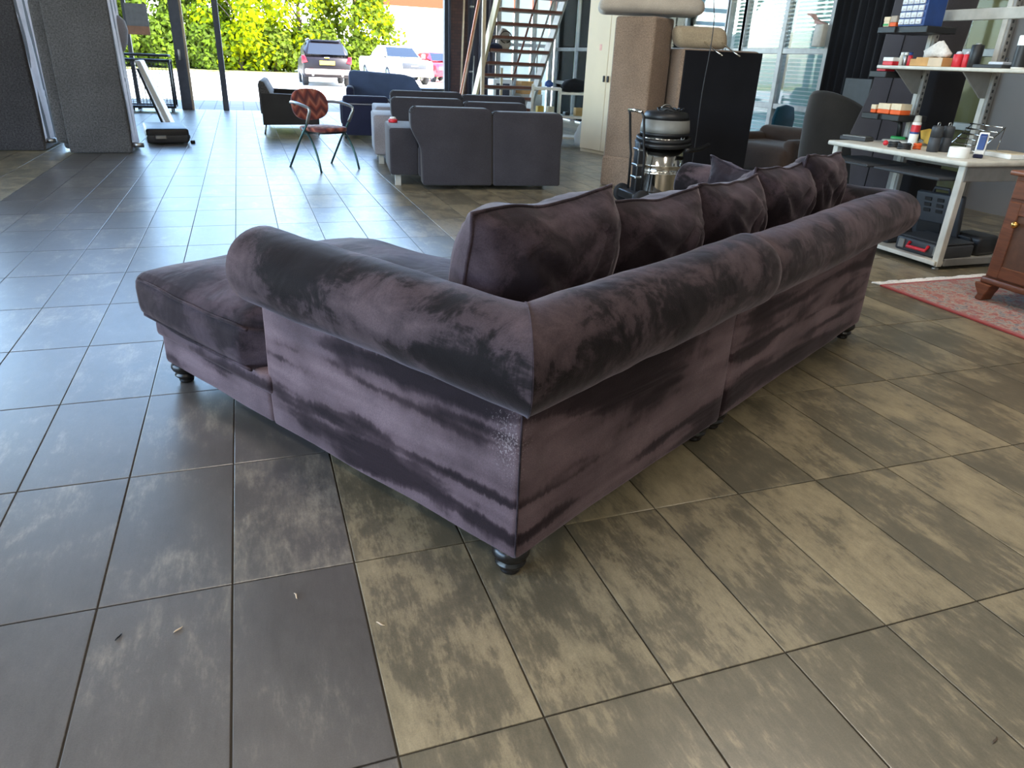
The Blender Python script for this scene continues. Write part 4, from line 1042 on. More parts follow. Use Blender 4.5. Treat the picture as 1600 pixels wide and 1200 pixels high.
# ------------------------------------------------------------------ workbench with upright frame
bench = thing('workbench', 'grey steel workbench with cream top, lower shelf and slotted uprights', 'workbench', (0, 0, 0))
X0, X1, Y0, Y1, ZT = 4.40, 5.16, 3.56, 4.84, .735
MB().box(X0, X1, Y0, Y1, ZT-.035, ZT, .012, 3).build('worktop', MAT['white_metal'], bench)
MB().box(X0+.05, X1-.02, Y0+.03, Y0+.06, .60, ZT-.035, .004).build('apron', MAT['grey_metal'], bench)
MB().box(X1-.06, X1-.03, Y0+.05, Y1-.05, .60, ZT-.035, .004).build('apron', MAT['grey_metal'], bench)
for x, y in ((X0+.04, Y0+.035), (X0+.04, Y1-.08), (X1-.07, Y0+.035), (X1-.07, Y1-.08)):
    MB().box(x, x+.05, y, y+.05, .022, ZT-.035, .004).build('leg', MAT['white_metal'] if x < 4.6 else MAT['grey_metal'], bench)
    MB().lathe([(.0, .03), (.012, .03), (.012, .012), (.022, .010), (.022, .0)], 12, (x+.025, y+.025, 0)).build('levelling_foot', MAT['steel'], bench)
MB().box(X0+.02, X1-.04, Y0+.04, Y1-.05, .030, .060, .004).build('lower_shelf', MAT['white_metal'], bench)
MB().box(X0+.10, X1-.05, Y0+.03, Y0+.06, .025, .075, .003).build('lower_rail', MAT['grey_metal'], bench)
for a, b in ((Y0+.09, Y0+.66), (Y0+.72, Y1-.02)):
    MB().box(X0-.10, X0+.38, a, b, .600, .618, .006).build('sliding_tray', MAT['dark_plastic'], bench)
for y in (4.14, 4.74):
    u_ = MB().box(5.08, 5.13, y-.02, y+.02, .0, 2.3, .003).build('upright', MAT['pale_grey_metal'], bench)
    MB().box(5.084, 5.126, y-.045, y-.02, .0, 2.3, .003).build('slotted_flange', MAT['grey_metal'], u_)
    g = MB()
    for k in range(32): g.box(5.098, 5.112, y-.047, y-.044, .78+k*.045, .80+k*.045)
    g.build('slots', MAT['black_plastic'], u_)
MB().box(5.08, 5.13, 3.59, 3.63, 0, 2.3, .003).build('upright', MAT['pale_grey_metal'], bench)
MB().box(5.075, 5.10, 3.59, 4.74, 1.615, 1.69, .004).build('cross_bar', MAT['pale_grey_metal'], bench)
MB().box(4.75, 5.10, 3.50, 4.87, 1.272, 1.296, .006, 2).build('upper_shelf', MAT['white_metal'], bench)
for y in (4.12, 4.72): MB().prism([(4.80, 1.272), (5.08, 1.272), (5.08, 1.10), (5.03, 1.10)], 'y', y, y+.012).build('shelf_bracket', MAT['grey_metal'], bench)
# small black bracket trays on the outer upright
TR = []
for k, (px0, px1, py, d) in enumerate(((1370, 1402, 52, .30), (1357, 1385, 120, .30), (1345, 1378, 184, .30))):
    a = ATX(px0, py, 4.74); b = ATX(px1, py, 4.74)
    z = a.z; TR.append((a.y, b.y, z))
    MB().box(4.74, 5.10, a.y-.17, a.y, z, z+.045, .004).build('side_tray', MAT['black_plastic'], bench)
    MB().box(5.07, 5.12, 4.72, a.y-.1, z, z+.03, .003).build('tray_arm', MAT['black_plastic'], bench)

def put(name, label, cat, P, mb_parts, rz=0, group=None):
    """a small thing standing at P with parts [(part name, MB, material)]"""
    if len(mb_parts) == 1:
        o = mb_parts[0][1].build(name, MAT[mb_parts[0][2]]); o.location = P; o.rotation_euler = (0, 0, rz); return tag(o, label, cat, group)
    t = thing(name, label, cat, P, rz, group)
    for n_, m_, q in mb_parts: m_.build(n_, MAT[q], t)
    return t
def cyl(r, h, e=.004, n=18): return MB().lathe([(r-e, 0), (r, e), (r, h-e), (r-e, h)], n)
def bxc(w, d, h, b=.004): return MB().box(-d/2, d/2, -w/2, w/2, 0, h, b)
Z0 = ZT+.001
def T(px, py): return F(px, py, Z0)
# on the worktop
p = T(1338, 219); put('parts_tray', 'long dark tray of small fittings at the left end of the worktop', 'tray', p, [('tray', bxc(.22, .13, .03), 'dark_plastic'), ('fittings', MB().box(-.05, .05, -.1, .1, .026, .036, .003), 'steel')], .3)
p = T(1388, 213); p.x, p.y = 4.98, 4.62; put('pale_board', 'flat pale board lying behind the drill on the worktop', 'board', p, [('board', bxc(.30, .20, .02, .006), 'pale_grey_metal')], .2)
p = T(1402, 221)
g = MB().tube([(0, 0, .035), (0, .005, .11), (-.005, .02, .16)], [.020, .019, .022], 10)
b_ = MB().tube([(0, -.06, .175), (0, .0, .175), (0, .07, .175), (0, .10, .175)], [.020, .030, .028, .015], 12)
put('cordless_drill', 'dark cordless drill standing on its green battery on the worktop', 'drill', p, [('handle', g, 'black_plastic'), ('motor_housing', b_, 'dark_plastic'), ('battery', MB().box(-.035, .035, -.055, .055, 0, .04, .008, 2), 'green_plastic'), ('chuck', MB().tube([(0, .1, .175), (0, .14, .175)], [.014, .009], 10), 'black_plastic')], .7)
p = T(1383, 227); put('red_ball', 'small red ball on the worktop edge left of the cables', 'ball', p, [('ball', MB().lathe([(.0, 0), (.012, .002), (.020, .012), (.020, .022), (.012, .034), (0, .038)], 14), 'red_plastic')])
p = T(1424, 227)
put('spray_can', 'tall white spray can with a red band on the worktop', 'spray can', p, [('can', cyl(.033, .17), 'white_paint'), ('red_band', MB().lathe([(.0335, .10), (.0335, .15)], 18, caps=False), 'red_plastic'), ('dark_band', MB().lathe([(.0336, .085), (.0336, .10)], 18, caps=False), 'blue_plastic'), ('cap', MB().lathe([(.030, .17), (.026, .185), (.022, .215), (.0, .22)], 16), 'white_metal')])
for k, (px, py, mt, lab) in enumerate(((1396, 230, 'black_plastic', 'black ring of cable left of the spray can'), (1412, 233, 'black_plastic', 'black coil of cable in front of the spray can'), (1432, 233, 'box_orange', 'orange tape roll in front of the spray can'), (1440, 226, 'steel', 'steel bearing ring right of the spray can'))):
    r = (.035, .04, .022, .02)[k]; mb = MB()
    for q in range(3): mb.tube([(r*math.cos(a), r*math.sin(a), .008+.012*q+.004*math.sin(a*2+q)) for a in [2*PI*j/16 for j in range(16)]], .008, 6, closed=True)
    put('cable_coil' if k < 2 else 'tape_roll' if k == 2 else 'metal_ring', lab, ('cable', 'cable', 'tape', 'ring')[k], T(px, py), [('coil', mb, mt)])
for px, lab in ((1456, 'left one of the two dark grey canisters on the worktop'), (1473, 'right one of the two dark grey canisters on the worktop')):
    put('canister', lab, 'canister', T(px, 237), [('body', cyl(.040, .10), 'dark_plastic'), ('neck', MB().lathe([(.040, .1), (.040, .165), (.034, .175), (0, .175)], 18), 'dark_plastic'), ('wire_loop', MB().tube([(.012*math.cos(a), 0, .185+.014*math.sin(a)) for a in [2*PI*j/12 for j in range(12)]], .003, 5, closed=True), 'steel')], 0, 'canisters on the worktop')
p = T(1468, 222); p.x, p.y = 5.0, 4.42; put('sanding_sheet', 'bent yellow sheet standing behind the canisters', 'sheet', p, [('sheet', MB().prism([(-.14, 0), (.12, .02), (.17, .10), (.05, .125), (-.10, .11), (-.16, .05)], 'x', 0, .006), 'yellow_sheet')], -.35)
p = T(1522, 228); p.x, p.y = 4.97, 4.02
g = MB()
for k in range(6): g.tube([(-.06+.12*k/5, -.17, .02+.17*k/5), (-.06+.12*k/5, .17, .02+.17*k/5)], .005, 6)
for y in (-.17, .17): g.tube([(.06, y, .0), (.08, y, .19), (-.08, y, .01)], .005, 6)
put('wire_rack', 'tilted white wire rack behind the tape roll on the worktop', 'rack', p, [('wires', g, 'chrome')], -.25)
p = T(1496, 246); put('tape_roll', 'wide roll of white tape near the front corner of the worktop', 'tape', p, [('roll', MB().lathe([(.03, .002), (.062, .0), (.064, .004), (.064, .062), (.062, .066), (.03, .064), (.03, .002)], 24, caps=False), 'white_paint')])
p = T(1528, 246)
put('hand_iron', 'white and blue hand iron standing on its heel at the worktop corner', 'iron', p, [('sole', MB().prism([(-.05, 0), (.04, 0), (.045, .03), (.0, .16), (-.012, .165), (-.03, .08)], 'x', -.03, .03, .006, 2), 'white_paint'), ('tank', MB().prism([(.02, .07), (.045, .05), (.03, .14), (.005, .155)], 'x', -.022, .022, .004), 'blue_plastic'), ('heel', MB().box(-.03, .03, -.0, .07, 0, .025, .006), 'navy_fabric')], 2.2)
p = T(1575, 246); put('white_tray', 'flat white tray of papers at the right end of the worktop', 'tray', p, [('tray', bxc(.26, .22, .03), 'white_paint'), ('papers', MB().box(-.09, .09, -.11, .11, .03, .036), 'box_cream')], -.15)
# on the upper shelf
ZS = 1.297
def SHF(px, x=4.86):
    r = ray(px, 100); return Vector((x, r.y/r.x*x, ZS))
put('red_carton', 'small red and white carton at the left end of the upper shelf', 'box', SHF(1392), [('carton', bxc(.10, .08, .03), 'red_plastic'), ('lid', MB().box(-.04, .04, -.05, .05, .03, .058, .003), 'white_paint')])
for px, mt, lab in ((1407, 'white_metal', 'white aerosol can, first of the cans on the upper shelf'), (1413, 'steel', 'silver aerosol can beside the white one on the upper shelf'), (1420, 'red_plastic', 'red aerosol can beside the orange box on the upper shelf')):
    put('aerosol_can', lab, 'can', SHF(px, 4.9), [('can', cyl(.017, .075), mt), ('cap', MB().lathe([(.014, .075), (.014, .095), (0, .097)], 12), 'white_paint' if mt != 'red_plastic' else 'blue_plastic')], 0, 'aerosol cans on the upper shelf')
put('orange_box', 'small tan box between the cans and the long box on the upper shelf', 'box', SHF(1430), [('box', bxc(.06, .06, .05), 'cardboard')])
put('long_box', 'long low wooden box full of white rags on the upper shelf', 'box', SHF(1461), [('box', bxc(.24, .14, .06), 'cardboard'), ('front', MB().box(-.073, -.07, -.12, -.0, .002, .058), 'plank_wood')])
mb = MB().lathe([(0, .0), (.10, .0), (.12, .03), (.07, .07), (.03, .10), (0, .11)], 20); mb.xf(lambda v: Vector((v.x*.5, v.y*.95, v.z))+mnoise.noise_vector(v*22)*.024)
pr = SHF(1462); pr.z += .062
put('rag_heap', 'crumpled white rags heaped in the long wooden box', 'rags', pr, [('rags', mb, 'rag')])
for px, r, h, lab in ((1495, .035, .085, 'wider red tub on the upper shelf with a pale lid'), (1508, .022, .085, 'narrow red tub next to the black bottle on the upper shelf')):
    put('red_tub', lab, 'tub', SHF(px), [('tub', cyl(r, h), 'red_plastic'), ('lid', MB().lathe([(r*.7, h), (r*.5, h+.016), (0, h+.02)], 14), 'clear_plastic')], 0, 'red tubs on the upper shelf')
put('black_bottle', 'matt black cylinder bottle on the upper shelf', 'bottle', SHF(1521), [('bottle', cyl(.040, .145), 'black_plastic'), ('cap', MB().lathe([(.018, .145), (.018, .155), (0, .156)], 14), 'steel')])
put('low_tray', 'low dark tray of oddments right of the black bottle', 'tray', SHF(1556), [('tray', bxc(.22, .16, .022), 'dark_plastic'), ('oddments', MB().box(-.05, .05, -.09, .02, .022, .04, .004), 'clear_plastic'), ('hooks', MB().tube([(0, -.08, .02), (0, -.08, .06), (.0, -.06, .065), (0, -.06, .05)], .005, 6), 'black_plastic')])
put('tall_bottle', 'tall white and black bottle at the right edge of the upper shelf', 'bottle', SHF(1592), [('bottle', cyl(.042, .20), 'white_paint'), ('black_label', MB().lathe([(.0425, .01), (.0425, .14)], 18, caps=False), 'black_plastic'), ('nozzle', MB().lathe([(.02, .2), (.02, .235), (.0, .24)], 12), 'white_paint')])
# on the side trays
y_, _, z_ = TR[0]; ztp = z_+.046
P = Vector((4.86, y_-.28, ztp))
t = thing('drawer_cabinet', 'blue small-parts cabinet with rows of clear drawers on the top side tray', 'cabinet', P)
MB().box(-.08, .10, -.11, .13, 0, .19, .004).build('cabinet_shell', MAT['blue_plastic'], t)
for r_ in range(4):
    for c_ in range(4):
        d = MB().box(-.092, -.078, -.085+c_*.053, -.038+c_*.053, .012+r_*.045, .048+r_*.045, .003).build('drawer', MAT['clear_plastic'], t)
        MB().box(-.098, -.092, -.07+c_*.053, -.053+c_*.053, .022+r_*.045, .030+r_*.045).build('pull', MAT['white_metal'], d)
put('cream_carton', 'cream and green carton at the outer end of the top side tray', 'box', Vector((4.82, y_-.03, ztp)), [('carton', bxc(.055, .08, .04), 'box_cream'), ('green_band', MB().box(-.042, -.04, -.025, .025, .008, .022), 'green_plastic'), ('flap', MB().box(-.04, .04, -.03, .03, .04, .07, .003), 'box_cream')])
put('orange_carton', 'orange based carton between the cream carton and the drawer cabinet', 'box', Vector((4.82, y_-.10, ztp)), [('base', bxc(.06, .09, .03), 'box_orange'), ('upper', MB().box(-.045, .045, -.03, .03, .03, .075, .004), 'putty_fabric')])
y_, _, z_ = TR[1]; put('red_packet', 'red and white packet on the middle side tray', 'packet', Vector((4.82, y_-.08, z_+.046)), [('packet', bxc(.09, .10, .016), 'red_plastic'), ('wrapper', MB().box(-.04, .04, -.05, .03, .016, .03, .003), 'box_cream')])
y_, _, z_ = TR[2]
for k, (dy, w, h, lab) in enumerate(((.06, .05, .06, 'smallest orange and cream box on the lowest side tray'), (.165, .12, .075, 'largest orange and cream box on the lowest side tray'), (.285, .10, .08, 'orange and cream box at the inner end of the lowest side tray'))):
    put('fastener_box', lab, 'box', Vector((4.84, y_-dy+.0, z_+.046)), [('base', bxc(w, .11, h*.42), 'box_orange'), ('upper', MB().box(-.055, .055, -w/2, w/2, h*.42, h, .003), 'box_cream')], 0, 'orange boxes on the lowest side tray')
MB().box(4.76, 5.05, TR[2][0]-.36, TR[2][0]-.14, TR[2][2]+.002, TR[2][2]+.045, .004).build('side_tray', MAT['black_plastic'], bench)
MB().box(4.76, 5.05, TR[0][0]-.45, TR[0][0]-.16, TR[0][2]+.0, TR[0][2]+.045, .004).build('side_tray', MAT['black_plastic'], bench)
# lower shelf: tool cases
ZL = .061
t = thing('tool_case', 'open dark tool case standing upright on the lower shelf', 'tool case', F(1442, 372, ZL+.02)); t.location = (4.80, 3.98, ZL+.002); t.rotation_euler = (0, -.22, .25)
MB().box(0, .05, -.17, .17, 0, .40, .012, 2).build('case_shell', MAT['dark_plastic'], t)
for r_ in range(3):
    for c_ in range(3): MB().box(-.008, .002, -.13+c_*.09, -.08+c_*.09, .26+r_*.042, .285+r_*.042, .002).build('socket_slot', MAT['black_plastic'], t)
MB().box(-.010, .002, -.05, .13, .10, .19, .006).build('recess', MAT['black_plastic'], t)
for c_ in range(8): MB().box(-.010, .002, -.10+c_*.028, -.088+c_*.028, .03, .08, .002).build('bit_slot', MAT['black_plastic'], t)
MB().tube([(.025, -.06, .40), (.025, -.05, .435), (.025, .05, .435), (.025, .06, .40)], .012, 8).build('carry_handle', MAT['dark_plastic'], t)
for (x, y, w, lab, n_) in ((4.47, 3.80, .40, 'closed dark tool case with a red handle on the lower shelf', 0), (4.50, 4.30, .36, 'closed dark tool case with a red latch at the hidden end of the lower shelf', 1)):
    t = thing('tool_case', lab, 'tool case', (x, y, ZL), .06)
    MB().box(0, .30, -w/2, w/2, 0, .10, .016, 2).build('case_shell', MAT['dark_plastic'], t)
    MB().box(.0, .30, -w/2+.01, w/2-.01, .10, .115, .006).build('case_lid', MAT['dark_plastic'], t)
    if n_ == 0:
        MB().tube([(-.005, -.075, .075), (-.03, -.075, .045), (-.03, .075, .045), (-.005, .075, .075)], .012, 8).build('carry_handle', MAT['red_plastic'], t)
        MB().box(-.012, .0, -.17, -.12, .02, .085, .004).build('latch', MAT['steel'], t)
        MB().box(-.012, .0, .12, .17, .02, .085, .004).build('latch', MAT['steel'], t)
    else: MB().box(-.014, .0, .10, .15, .01, .09, .004).build('latch', MAT['red_plastic'], t)
t = thing('black_case', 'rounded black case at the right end of the lower shelf', 'case', (4.86, 3.77, ZL), .1)
MB().box(0, .22, -.12, .12, 0, .14, .03, 3).build('case_body', MAT['black_plastic'], t)
MB().tube([(-.005, -.05, .1), (-.02, -.04, .12), (-.02, .04, .12), (-.005, .05, .1)], .007, 6).build('carry_handle', MAT['dark_plastic'], t)

# ------------------------------------------------------------------ tall grey sofa part stood behind the bench, black panel
t = thing('upended_purple_sofa', 'tall purple grey sofa section stood on end behind the workbench', 'sofa', (5.55, 5.05, 0))
MB().prism([(.22, .02), (.62, .02), (.72, .5), (.80, .70), (.66, 1.1), (.60, 2.2), (.0, 2.2), (.10, 1.0)], 'x', 0, .35, .03, 3).build('sofa_body', MAT['grey_fabric'], t)
MB().tube([(-.004, .45, .1), (-.004, .42, 1.0), (-.004, .36, 2.15)], .005, 6).build('seam', MAT['black_cloth'], t)
MB().box(.0, .33, -.06, .14, .02, 1.28, .02, 2).build('black_underside', MAT['black_cloth'], t)

# ------------------------------------------------------------------ antique chest and rug
m = NT('rug_pattern'); v = m.coord('Object')
vo = m.nd('ShaderNodeTexVoronoi'); vo.inputs['Scale'].default_value = 16; m.link(v, vo.inputs['Vector'])
n1 = m.noise(v, 9, 4, .6, 1.2); n2 = m.noise(v, 24, 4, .62, .9)
c1 = m.ramp(n2, [(.34, srgb(60, 62, 76)), (.41, srgb(126, 118, 112)), (.49, srgb(168, 150, 128)), (.535, srgb(166, 84, 56)), (.64, srgb(136, 46, 36))])
c2 = m.ramp(n1, [(.40, srgb(150, 140, 126)), (.5, srgb(112, 112, 118)), (.60, srgb(160, 74, 56))])
col = m.mix(c1, c2, .22)
sp = m.nd('ShaderNodeSeparateXYZ'); m.link(v, sp.inputs[0])
ex = m.math('LESS_THAN', m.math('SUBTRACT', .87, m.math('ABSOLUTE', sp.outputs[0])), .03)
ey = m.math('LESS_THAN', m.math('SUBTRACT', 1.22, m.math('ABSOLUTE', sp.outputs[1])), .03)
edge = m.math('MAXIMUM', ex, ey)
col = m.mix(col, srgb(150, 54, 48), edge)
m.set(Base_Color=col, Roughness=.95, Sheen_Weight=.2); m.bump(m.noise(v, 150, 2), .5, .004); MAT['rug'] = m.m
# corner surveyed at (3.70, 3.36); one edge runs toward +x (fringe), the other toward the viewer
K = F(1374, 447); e1 = (F(1520, 436)-K).normalized(); e2 = (F(1600, 533)-K).normalized()
e2 = Vector((e1.y, -e1.x, 0)) if Vector((e1.y, -e1.x, 0)).dot(e2) > 0 else Vector((-e1.y, e1.x, 0))
RC_ = K+e1*.87+e2*1.22
rz = math.atan2(e1.y, e1.x)
t = thing('rug', 'oriental rug in red, cream and grey with a pale fringe under the chest', 'rug', RC_, rz)
MB().box(-.87, .87, -1.22, 1.22, 0.0, .012, .003).build('rug_pile', MAT['rug'], t)
g = MB()
for sy in (1,):
    for k in range(110):
        x = -.87+1.74*(k+.5)/110; L = .05+.03*random.random(); dx = (random.random()-.5)*.04
        g.tube([(x, sy*1.215, .010), (x+dx*.5, sy*(1.22+L*.5), .012), (x+dx, sy*(1.22+L), .004)], [.006, .007, .003], 5)
o = g.build('fringe', MAT['rag'], t); o['kind'] = 'stuff'
# chest: left front corner over the rug
MAT['door_field'] = plain('door_field', srgb(92, 60, 42), .45, 0, .15, 30)
D = thing('antique_chest', 'antique mahogany chest with panelled door, brass knob and bracket feet', 'chest', (4.07, 3.01, .013), math.radians(0))
# local: front face toward -x, running toward -y
MB().box(.03, .5, -.95, -.03, .12, .725, .004).build('carcass', MAT['mahogany'], D)
MB().box(.0, .52, -.98, .0, .725, .752, .008, 2).build('chest_top', MAT['mahogany'], D)
MB().box(.015, .5, -.965, -.015, .10, .14, .01, 2).build('plinth', MAT['mahogany'], D)
MB().box(.018, .035, -.94, -.04, .60, .70, .004).build('drawer', MAT['mahogany'], D)
for a in (-.475, -.935):
    d = MB().box(.018, .035, a, a+.425, .15, .585, .004).build('door', MAT['door_field'], D)
    for b0, b1, z0_, z1_ in ((a, a+.07, .15, .585), (a+.355, a+.425, .15, .585), (a+.07, a+.355, .15, .22), (a+.07, a+.355, .515, .585)):
        MB().box(.008, .020, b0, b1, z0_, z1_, .004).build('door_stile', MAT['mahogany'], d)
    MB().lathe([(.009, 0), (.009, .014), (.019, .022), (.021, .034), (.013, .045), (0, .047)], 16, mtx=Matrix.Translation((.010, a+(.335 if a > -.6 else .09), .47)) @ Matrix.Rotation(-PI/2, 4, 'Y')).build('knob', MAT['brass'], d)
for x in (.0, .42):
    for y in (-.10, -.98):
        MB().prism([(y, .10), (y+.10, .10), (y+.10, .085), (y+.085, .06), (y+.065, .035), (y+.075, .012), (y+.07, 0), (y+.03, 0), (y+.02, .04), (y+.005, .07)], 'x', x, x+.09, .004).build('bracket_foot', MAT['mahogany'], D)
put('paper_stack', 'white papers lying on the antique chest', 'papers', Vector((4.35, 2.78, .766)), [('papers', bxc(.30, .21, .02, .002), 'white_paint')], .1)
# ------------------------------------------------------------------ yard: fence, trees, cars, building
FY = 48.6
t = thing('palisade_fence', 'steel palisade fence along the far side of the yard', 'fence', (0, 0, 0))
g = MB(); x = -26.0
while x < 16: g.prism([(x, .1), (x+.07, .1), (x+.07, 2.05), (x+.035, 2.15), (x, 2.05)], 'y', FY, FY+.02); x += .155
o = g.build('pales', MAT['pale_grey_metal'], t); o['kind'] = 'stuff'
for z in (.5, 1.7): MB().box(-26, 16, FY+.02, FY+.07, z, z+.06).build('rail', MAT['pale_grey_metal'], t)
def tree(label, x, y, h, r, seed, mats, n=5200, base=.4, group='trees beyond the fence', flat=1.0):
    rnd = random.Random(seed); t = thing('tree', label, 'tree', (x, y, 0), 0, group)
    tr = MB(); tr.tube([(0, 0, 0), (.05, 0, h*.35), (0, .05, h*.75)], [.16, .12, .04], 8)
    for k in range(5):
        a = k*1.3; tr.tube([(0, 0, h*(.2+.08*k)), (math.cos(a)*r*.5, math.sin(a)*r*.4, h*(.45+.08*k))], [.06, .02], 6)
    tr.build('trunk', MAT['bark'], t)
    clumps = []
    for k in range(34):
        a = rnd.random()*2*PI; zz = base+(h-base)*rnd.random()**.9; w = math.sin(PI*min(1, max(.06, (zz-base)/(h-base)*.8+.16)))**.6
        rr = r*w*rnd.random()**.4*.85; clumps.append((math.cos(a)*rr, math.sin(a)*rr*flat, zz, r*(.22+.2*rnd.random())))
    for q, mt in enumerate(mats):
        mb = MB(); vs = []; fs = []
        for k in range(n//len(mats)):
            cx, cy, cz, cr = clumps[rnd.randrange(len(clumps))]
            d = Vector((rnd.gauss(0, 1), rnd.gauss(0, 1), rnd.gauss(0, 1))).normalized()*cr*(rnd.random()**.33)
            p = Vector((cx, cy, cz))+d; s = .10+.09*rnd.random()
            if p.z < .1: continue
            nrm = (d.normalized()+Vector((rnd.gauss(0, .6), rnd.gauss(0, .6)-.3, rnd.gauss(0, .6)+.5))).normalized()
            e = nrm.orthogonal().normalized(); f2 = nrm.cross(e)
            an = rnd.random()*PI; e, f2 = e*math.cos(an)+f2*math.sin(an), f2*math.cos(an)-e*math.sin(an)
            o_ = len(vs); vs += [p-e*s, p-f2*s*.6, p+e*s, p+f2*s*.6]; fs.append((o_, o_+1, o_+2, o_+3))
        mb.add(vs, fs); o = mb.build('foliage', MAT[mt], t); o['kind'] = 'stuff'
    return t
def gx(px, Y): r = ray(px, 90); return r.x/r.y*Y
TY = 46.5
tree('olive tree at the far left of the row beyond the fence', gx(150, 47), 47.0, 5.0, 2.6, 1, ('leaf_dark', 'leaf'))
tree('pale dusty green tree above the trolley beyond the fence', gx(235, TY), TY, 5.2, 2.5, 2, ('leaf', 'leaf_dark'))
tree('mid green tree seen between the two door posts', gx(310, TY), TY+.5, 4.6, 2.4, 3, ('leaf_dark', 'leaf'))
tree('brightest yellow green tree just right of the door post', gx(385, 45.4), 45.4, 5.4, 2.7, 4, ('leaf_yellow', 'leaf_yellow', 'leaf'), 7000)
tree('tall green tree behind the dark car', gx(470, TY), TY, 6.4, 2.8, 5, ('leaf', 'leaf_yellow', 'leaf_dark'), 7000)
tree('large rounded tree at the right end of the row', gx(556, TY), TY, 6.0, 2.5, 6, ('leaf', 'leaf_dark', 'leaf_yellow'), 7000)
for k, px in enumerate((215, 262, 330, 375, 430, 500, 570)):
    tree(('low bush behind the trolley at the fence foot', 'low bush left of the door post at the fence foot', 'low bush between the door posts at the fence foot', 'yellow low bush under the brightest tree', 'low bush left of the dark car',
          'low bush behind the dark car at the fence foot', 'low bush between the dark car and the white pickup')[k], gx(px, 44.9), 44.9+.1*(k % 3), 1.9+.3*(k % 2), 1.5, 30+k, ('leaf_dark', 'leaf') if k != 3 else ('leaf_yellow', 'leaf'), 2200, .05, 'bushes at the fence foot')
# white building with an orange band
b = thing('industrial_building', 'white industrial building with an orange band at the top, right of the trees', 'building', (15.0, 66, 0))
MB().box(-4, 14, 0, 12, -.1, 4.85).build('wall_panel', MAT['white_paint'], b)
MB().box(-4.05, 14.05, -.05, 12, 4.85, 6.6).build('fascia_band', plain('fascia', srgb(150, 48, 12), .8), b)
for k in range(5): MB().box(-2+3.2*k, .0+3.2*k, -.04, .02, 1.2, 1.25).build('panel_joint', MAT['pale_grey_metal'], b)

def wheel(parent, x, y, r=.36, w=.24):
    o = MB().lathe([(0, -w/2), (r*.8, -w/2), (r, -w/2+.03), (r, w/2-.03), (r*.8, w/2), (0, w/2)], 24, mtx=Matrix.Translation((x, y, r)) @ Matrix.Rotation(PI/2, 4, 'Y')).build('wheel', MAT['tyre'], parent)
    MB().lathe([(0, -w/2-.005), (r*.6, -w/2-.004), (r*.6, w/2+.004), (0, w/2+.005)], 16, mtx=Matrix.Translation((x, y, r)) @ Matrix.Rotation(PI/2, 4, 'Y')).build('rim', MAT['steel'], o)
def loft(sections, name, mat, parent, bev=.0):
    """sections: list of (y, [(x,z)...]) with equal counts, closed loops"""
    vs = []; fs = []; n = len(sections[0][1])
    for y, pts in sections: vs += [(x, y, z) for x, z in pts]
    for i in range(len(sections)-1):
        for k in range(n): fs.append((i*n+k, i*n+(k+1) % n, (i+1)*n+(k+1) % n, (i+1)*n+k))
    fs.append(tuple(range(n))); fs.append(tuple((len(sections)-1)*n+k for k in range(n)))
    return MB().add(vs, fs, True).build(name, mat, parent)
def sect(hw, z0, z1, r=.12, hwt=None):
    hwt = hwt or hw
    return [(-hw+.06, z0), (hw-.06, z0), (hw, z0+.14), (hw, (z0+z1)/2), (hwt, z1-r), (hwt-r*.7, z1), (-hwt+r*.7, z1), (-hwt, z1-r), (-hw, (z0+z1)/2), (-hw, z0+.14)]
# dark SUV seen from behind (local y forward, rear at y=0)
c = thing('suv', 'dark SUV parked in the yard, rear end toward the hall', 'car', (3.16, 30.3, -.03), math.radians(-1.5))
loft([(0.02, sect(.82, .42, .98, .08)), (.12, sect(.88, .32, 1.04, .1)), (.6, sect(.92, .30, 1.06)), (2.4, sect(.92, .30, 1.04)), (3.6, sect(.91, .30, .98)), (4.4, sect(.86, .34, .86)), (4.6, sect(.74, .40, .72))], 'lower_body', MAT['car_black'], c)
loft([(.10, sect(.80, .98, 1.08, .05, .80)), (.42, sect(.82, .98, 1.56, .1, .66)), (.9, sect(.82, .98, 1.63, .1, .66)), (2.6, sect(.82, .98, 1.60, .1, .66)), (3.35, sect(.8, .98, 1.04, .03, .78))], 'cabin', MAT['car_black'], c)
MB().add([(-.70, .10, 1.10), (.70, .10, 1.10), (.60, .37, 1.50), (-.60, .37, 1.50), (-.70, .14, 1.09), (.70, .14, 1.09), (.60, .41, 1.5), (-.60, .41, 1.5)], [(0, 1, 2, 3), (4, 7, 6, 5), (0, 4, 5, 1), (3, 2, 6, 7), (0, 3, 7, 4), (1, 5, 6, 2)]).build('rear_window', MAT['car_glass'], c)
for s in (-1, 1):
    MB().prism([(s*.92, 1.06), (s*.80, 1.06), (s*.72, .84), (s*.92, .80)], 'y', -.0, .16, .01, 2).build('tail_light', MAT['tail_red'], c)
    MB().add([(s*.832, .5, 1.10), (s*.832, 2.9, 1.10), (s*.70, 2.5, 1.5), (s*.70, .75, 1.52), (s*.82, .5, 1.10), (s*.82, 2.9, 1.10), (s*.69, 2.5, 1.5), (s*.69, .75, 1.52)], [(0, 1, 2, 3), (4, 5, 6, 7), (0, 1, 5, 4), (2, 3, 7, 6)]).build('side_window', MAT['car_glass'], c)
    MB().tube([(s*.60, .7, 1.65), (s*.60, 2.5, 1.63)], .025, 8).build('roof_rail', MAT['steel'], c)
    wheel(c, s*.80, .85); wheel(c, s*.80, 3.7)
    MB().tube([(s*.55, -.02, .40), (s*.55, .08, .40)], .045, 10).build('exhaust', MAT['chrome'], c)
    MB().box(s*.60-.1, s*.60+.1, -.02, .02, .58, .62).build('reflector', MAT['tail_red'], c)
MB().box(-.84, .84, -.06, .14, .42, .62, .05, 3).build('bumper', plain('bumper_grey', srgb(120, 112, 108), .5), c)
MB().box(-.28, .28, -.015, .02, .76, .90, .004).build('number_plate', MAT['plate_yellow'], c)
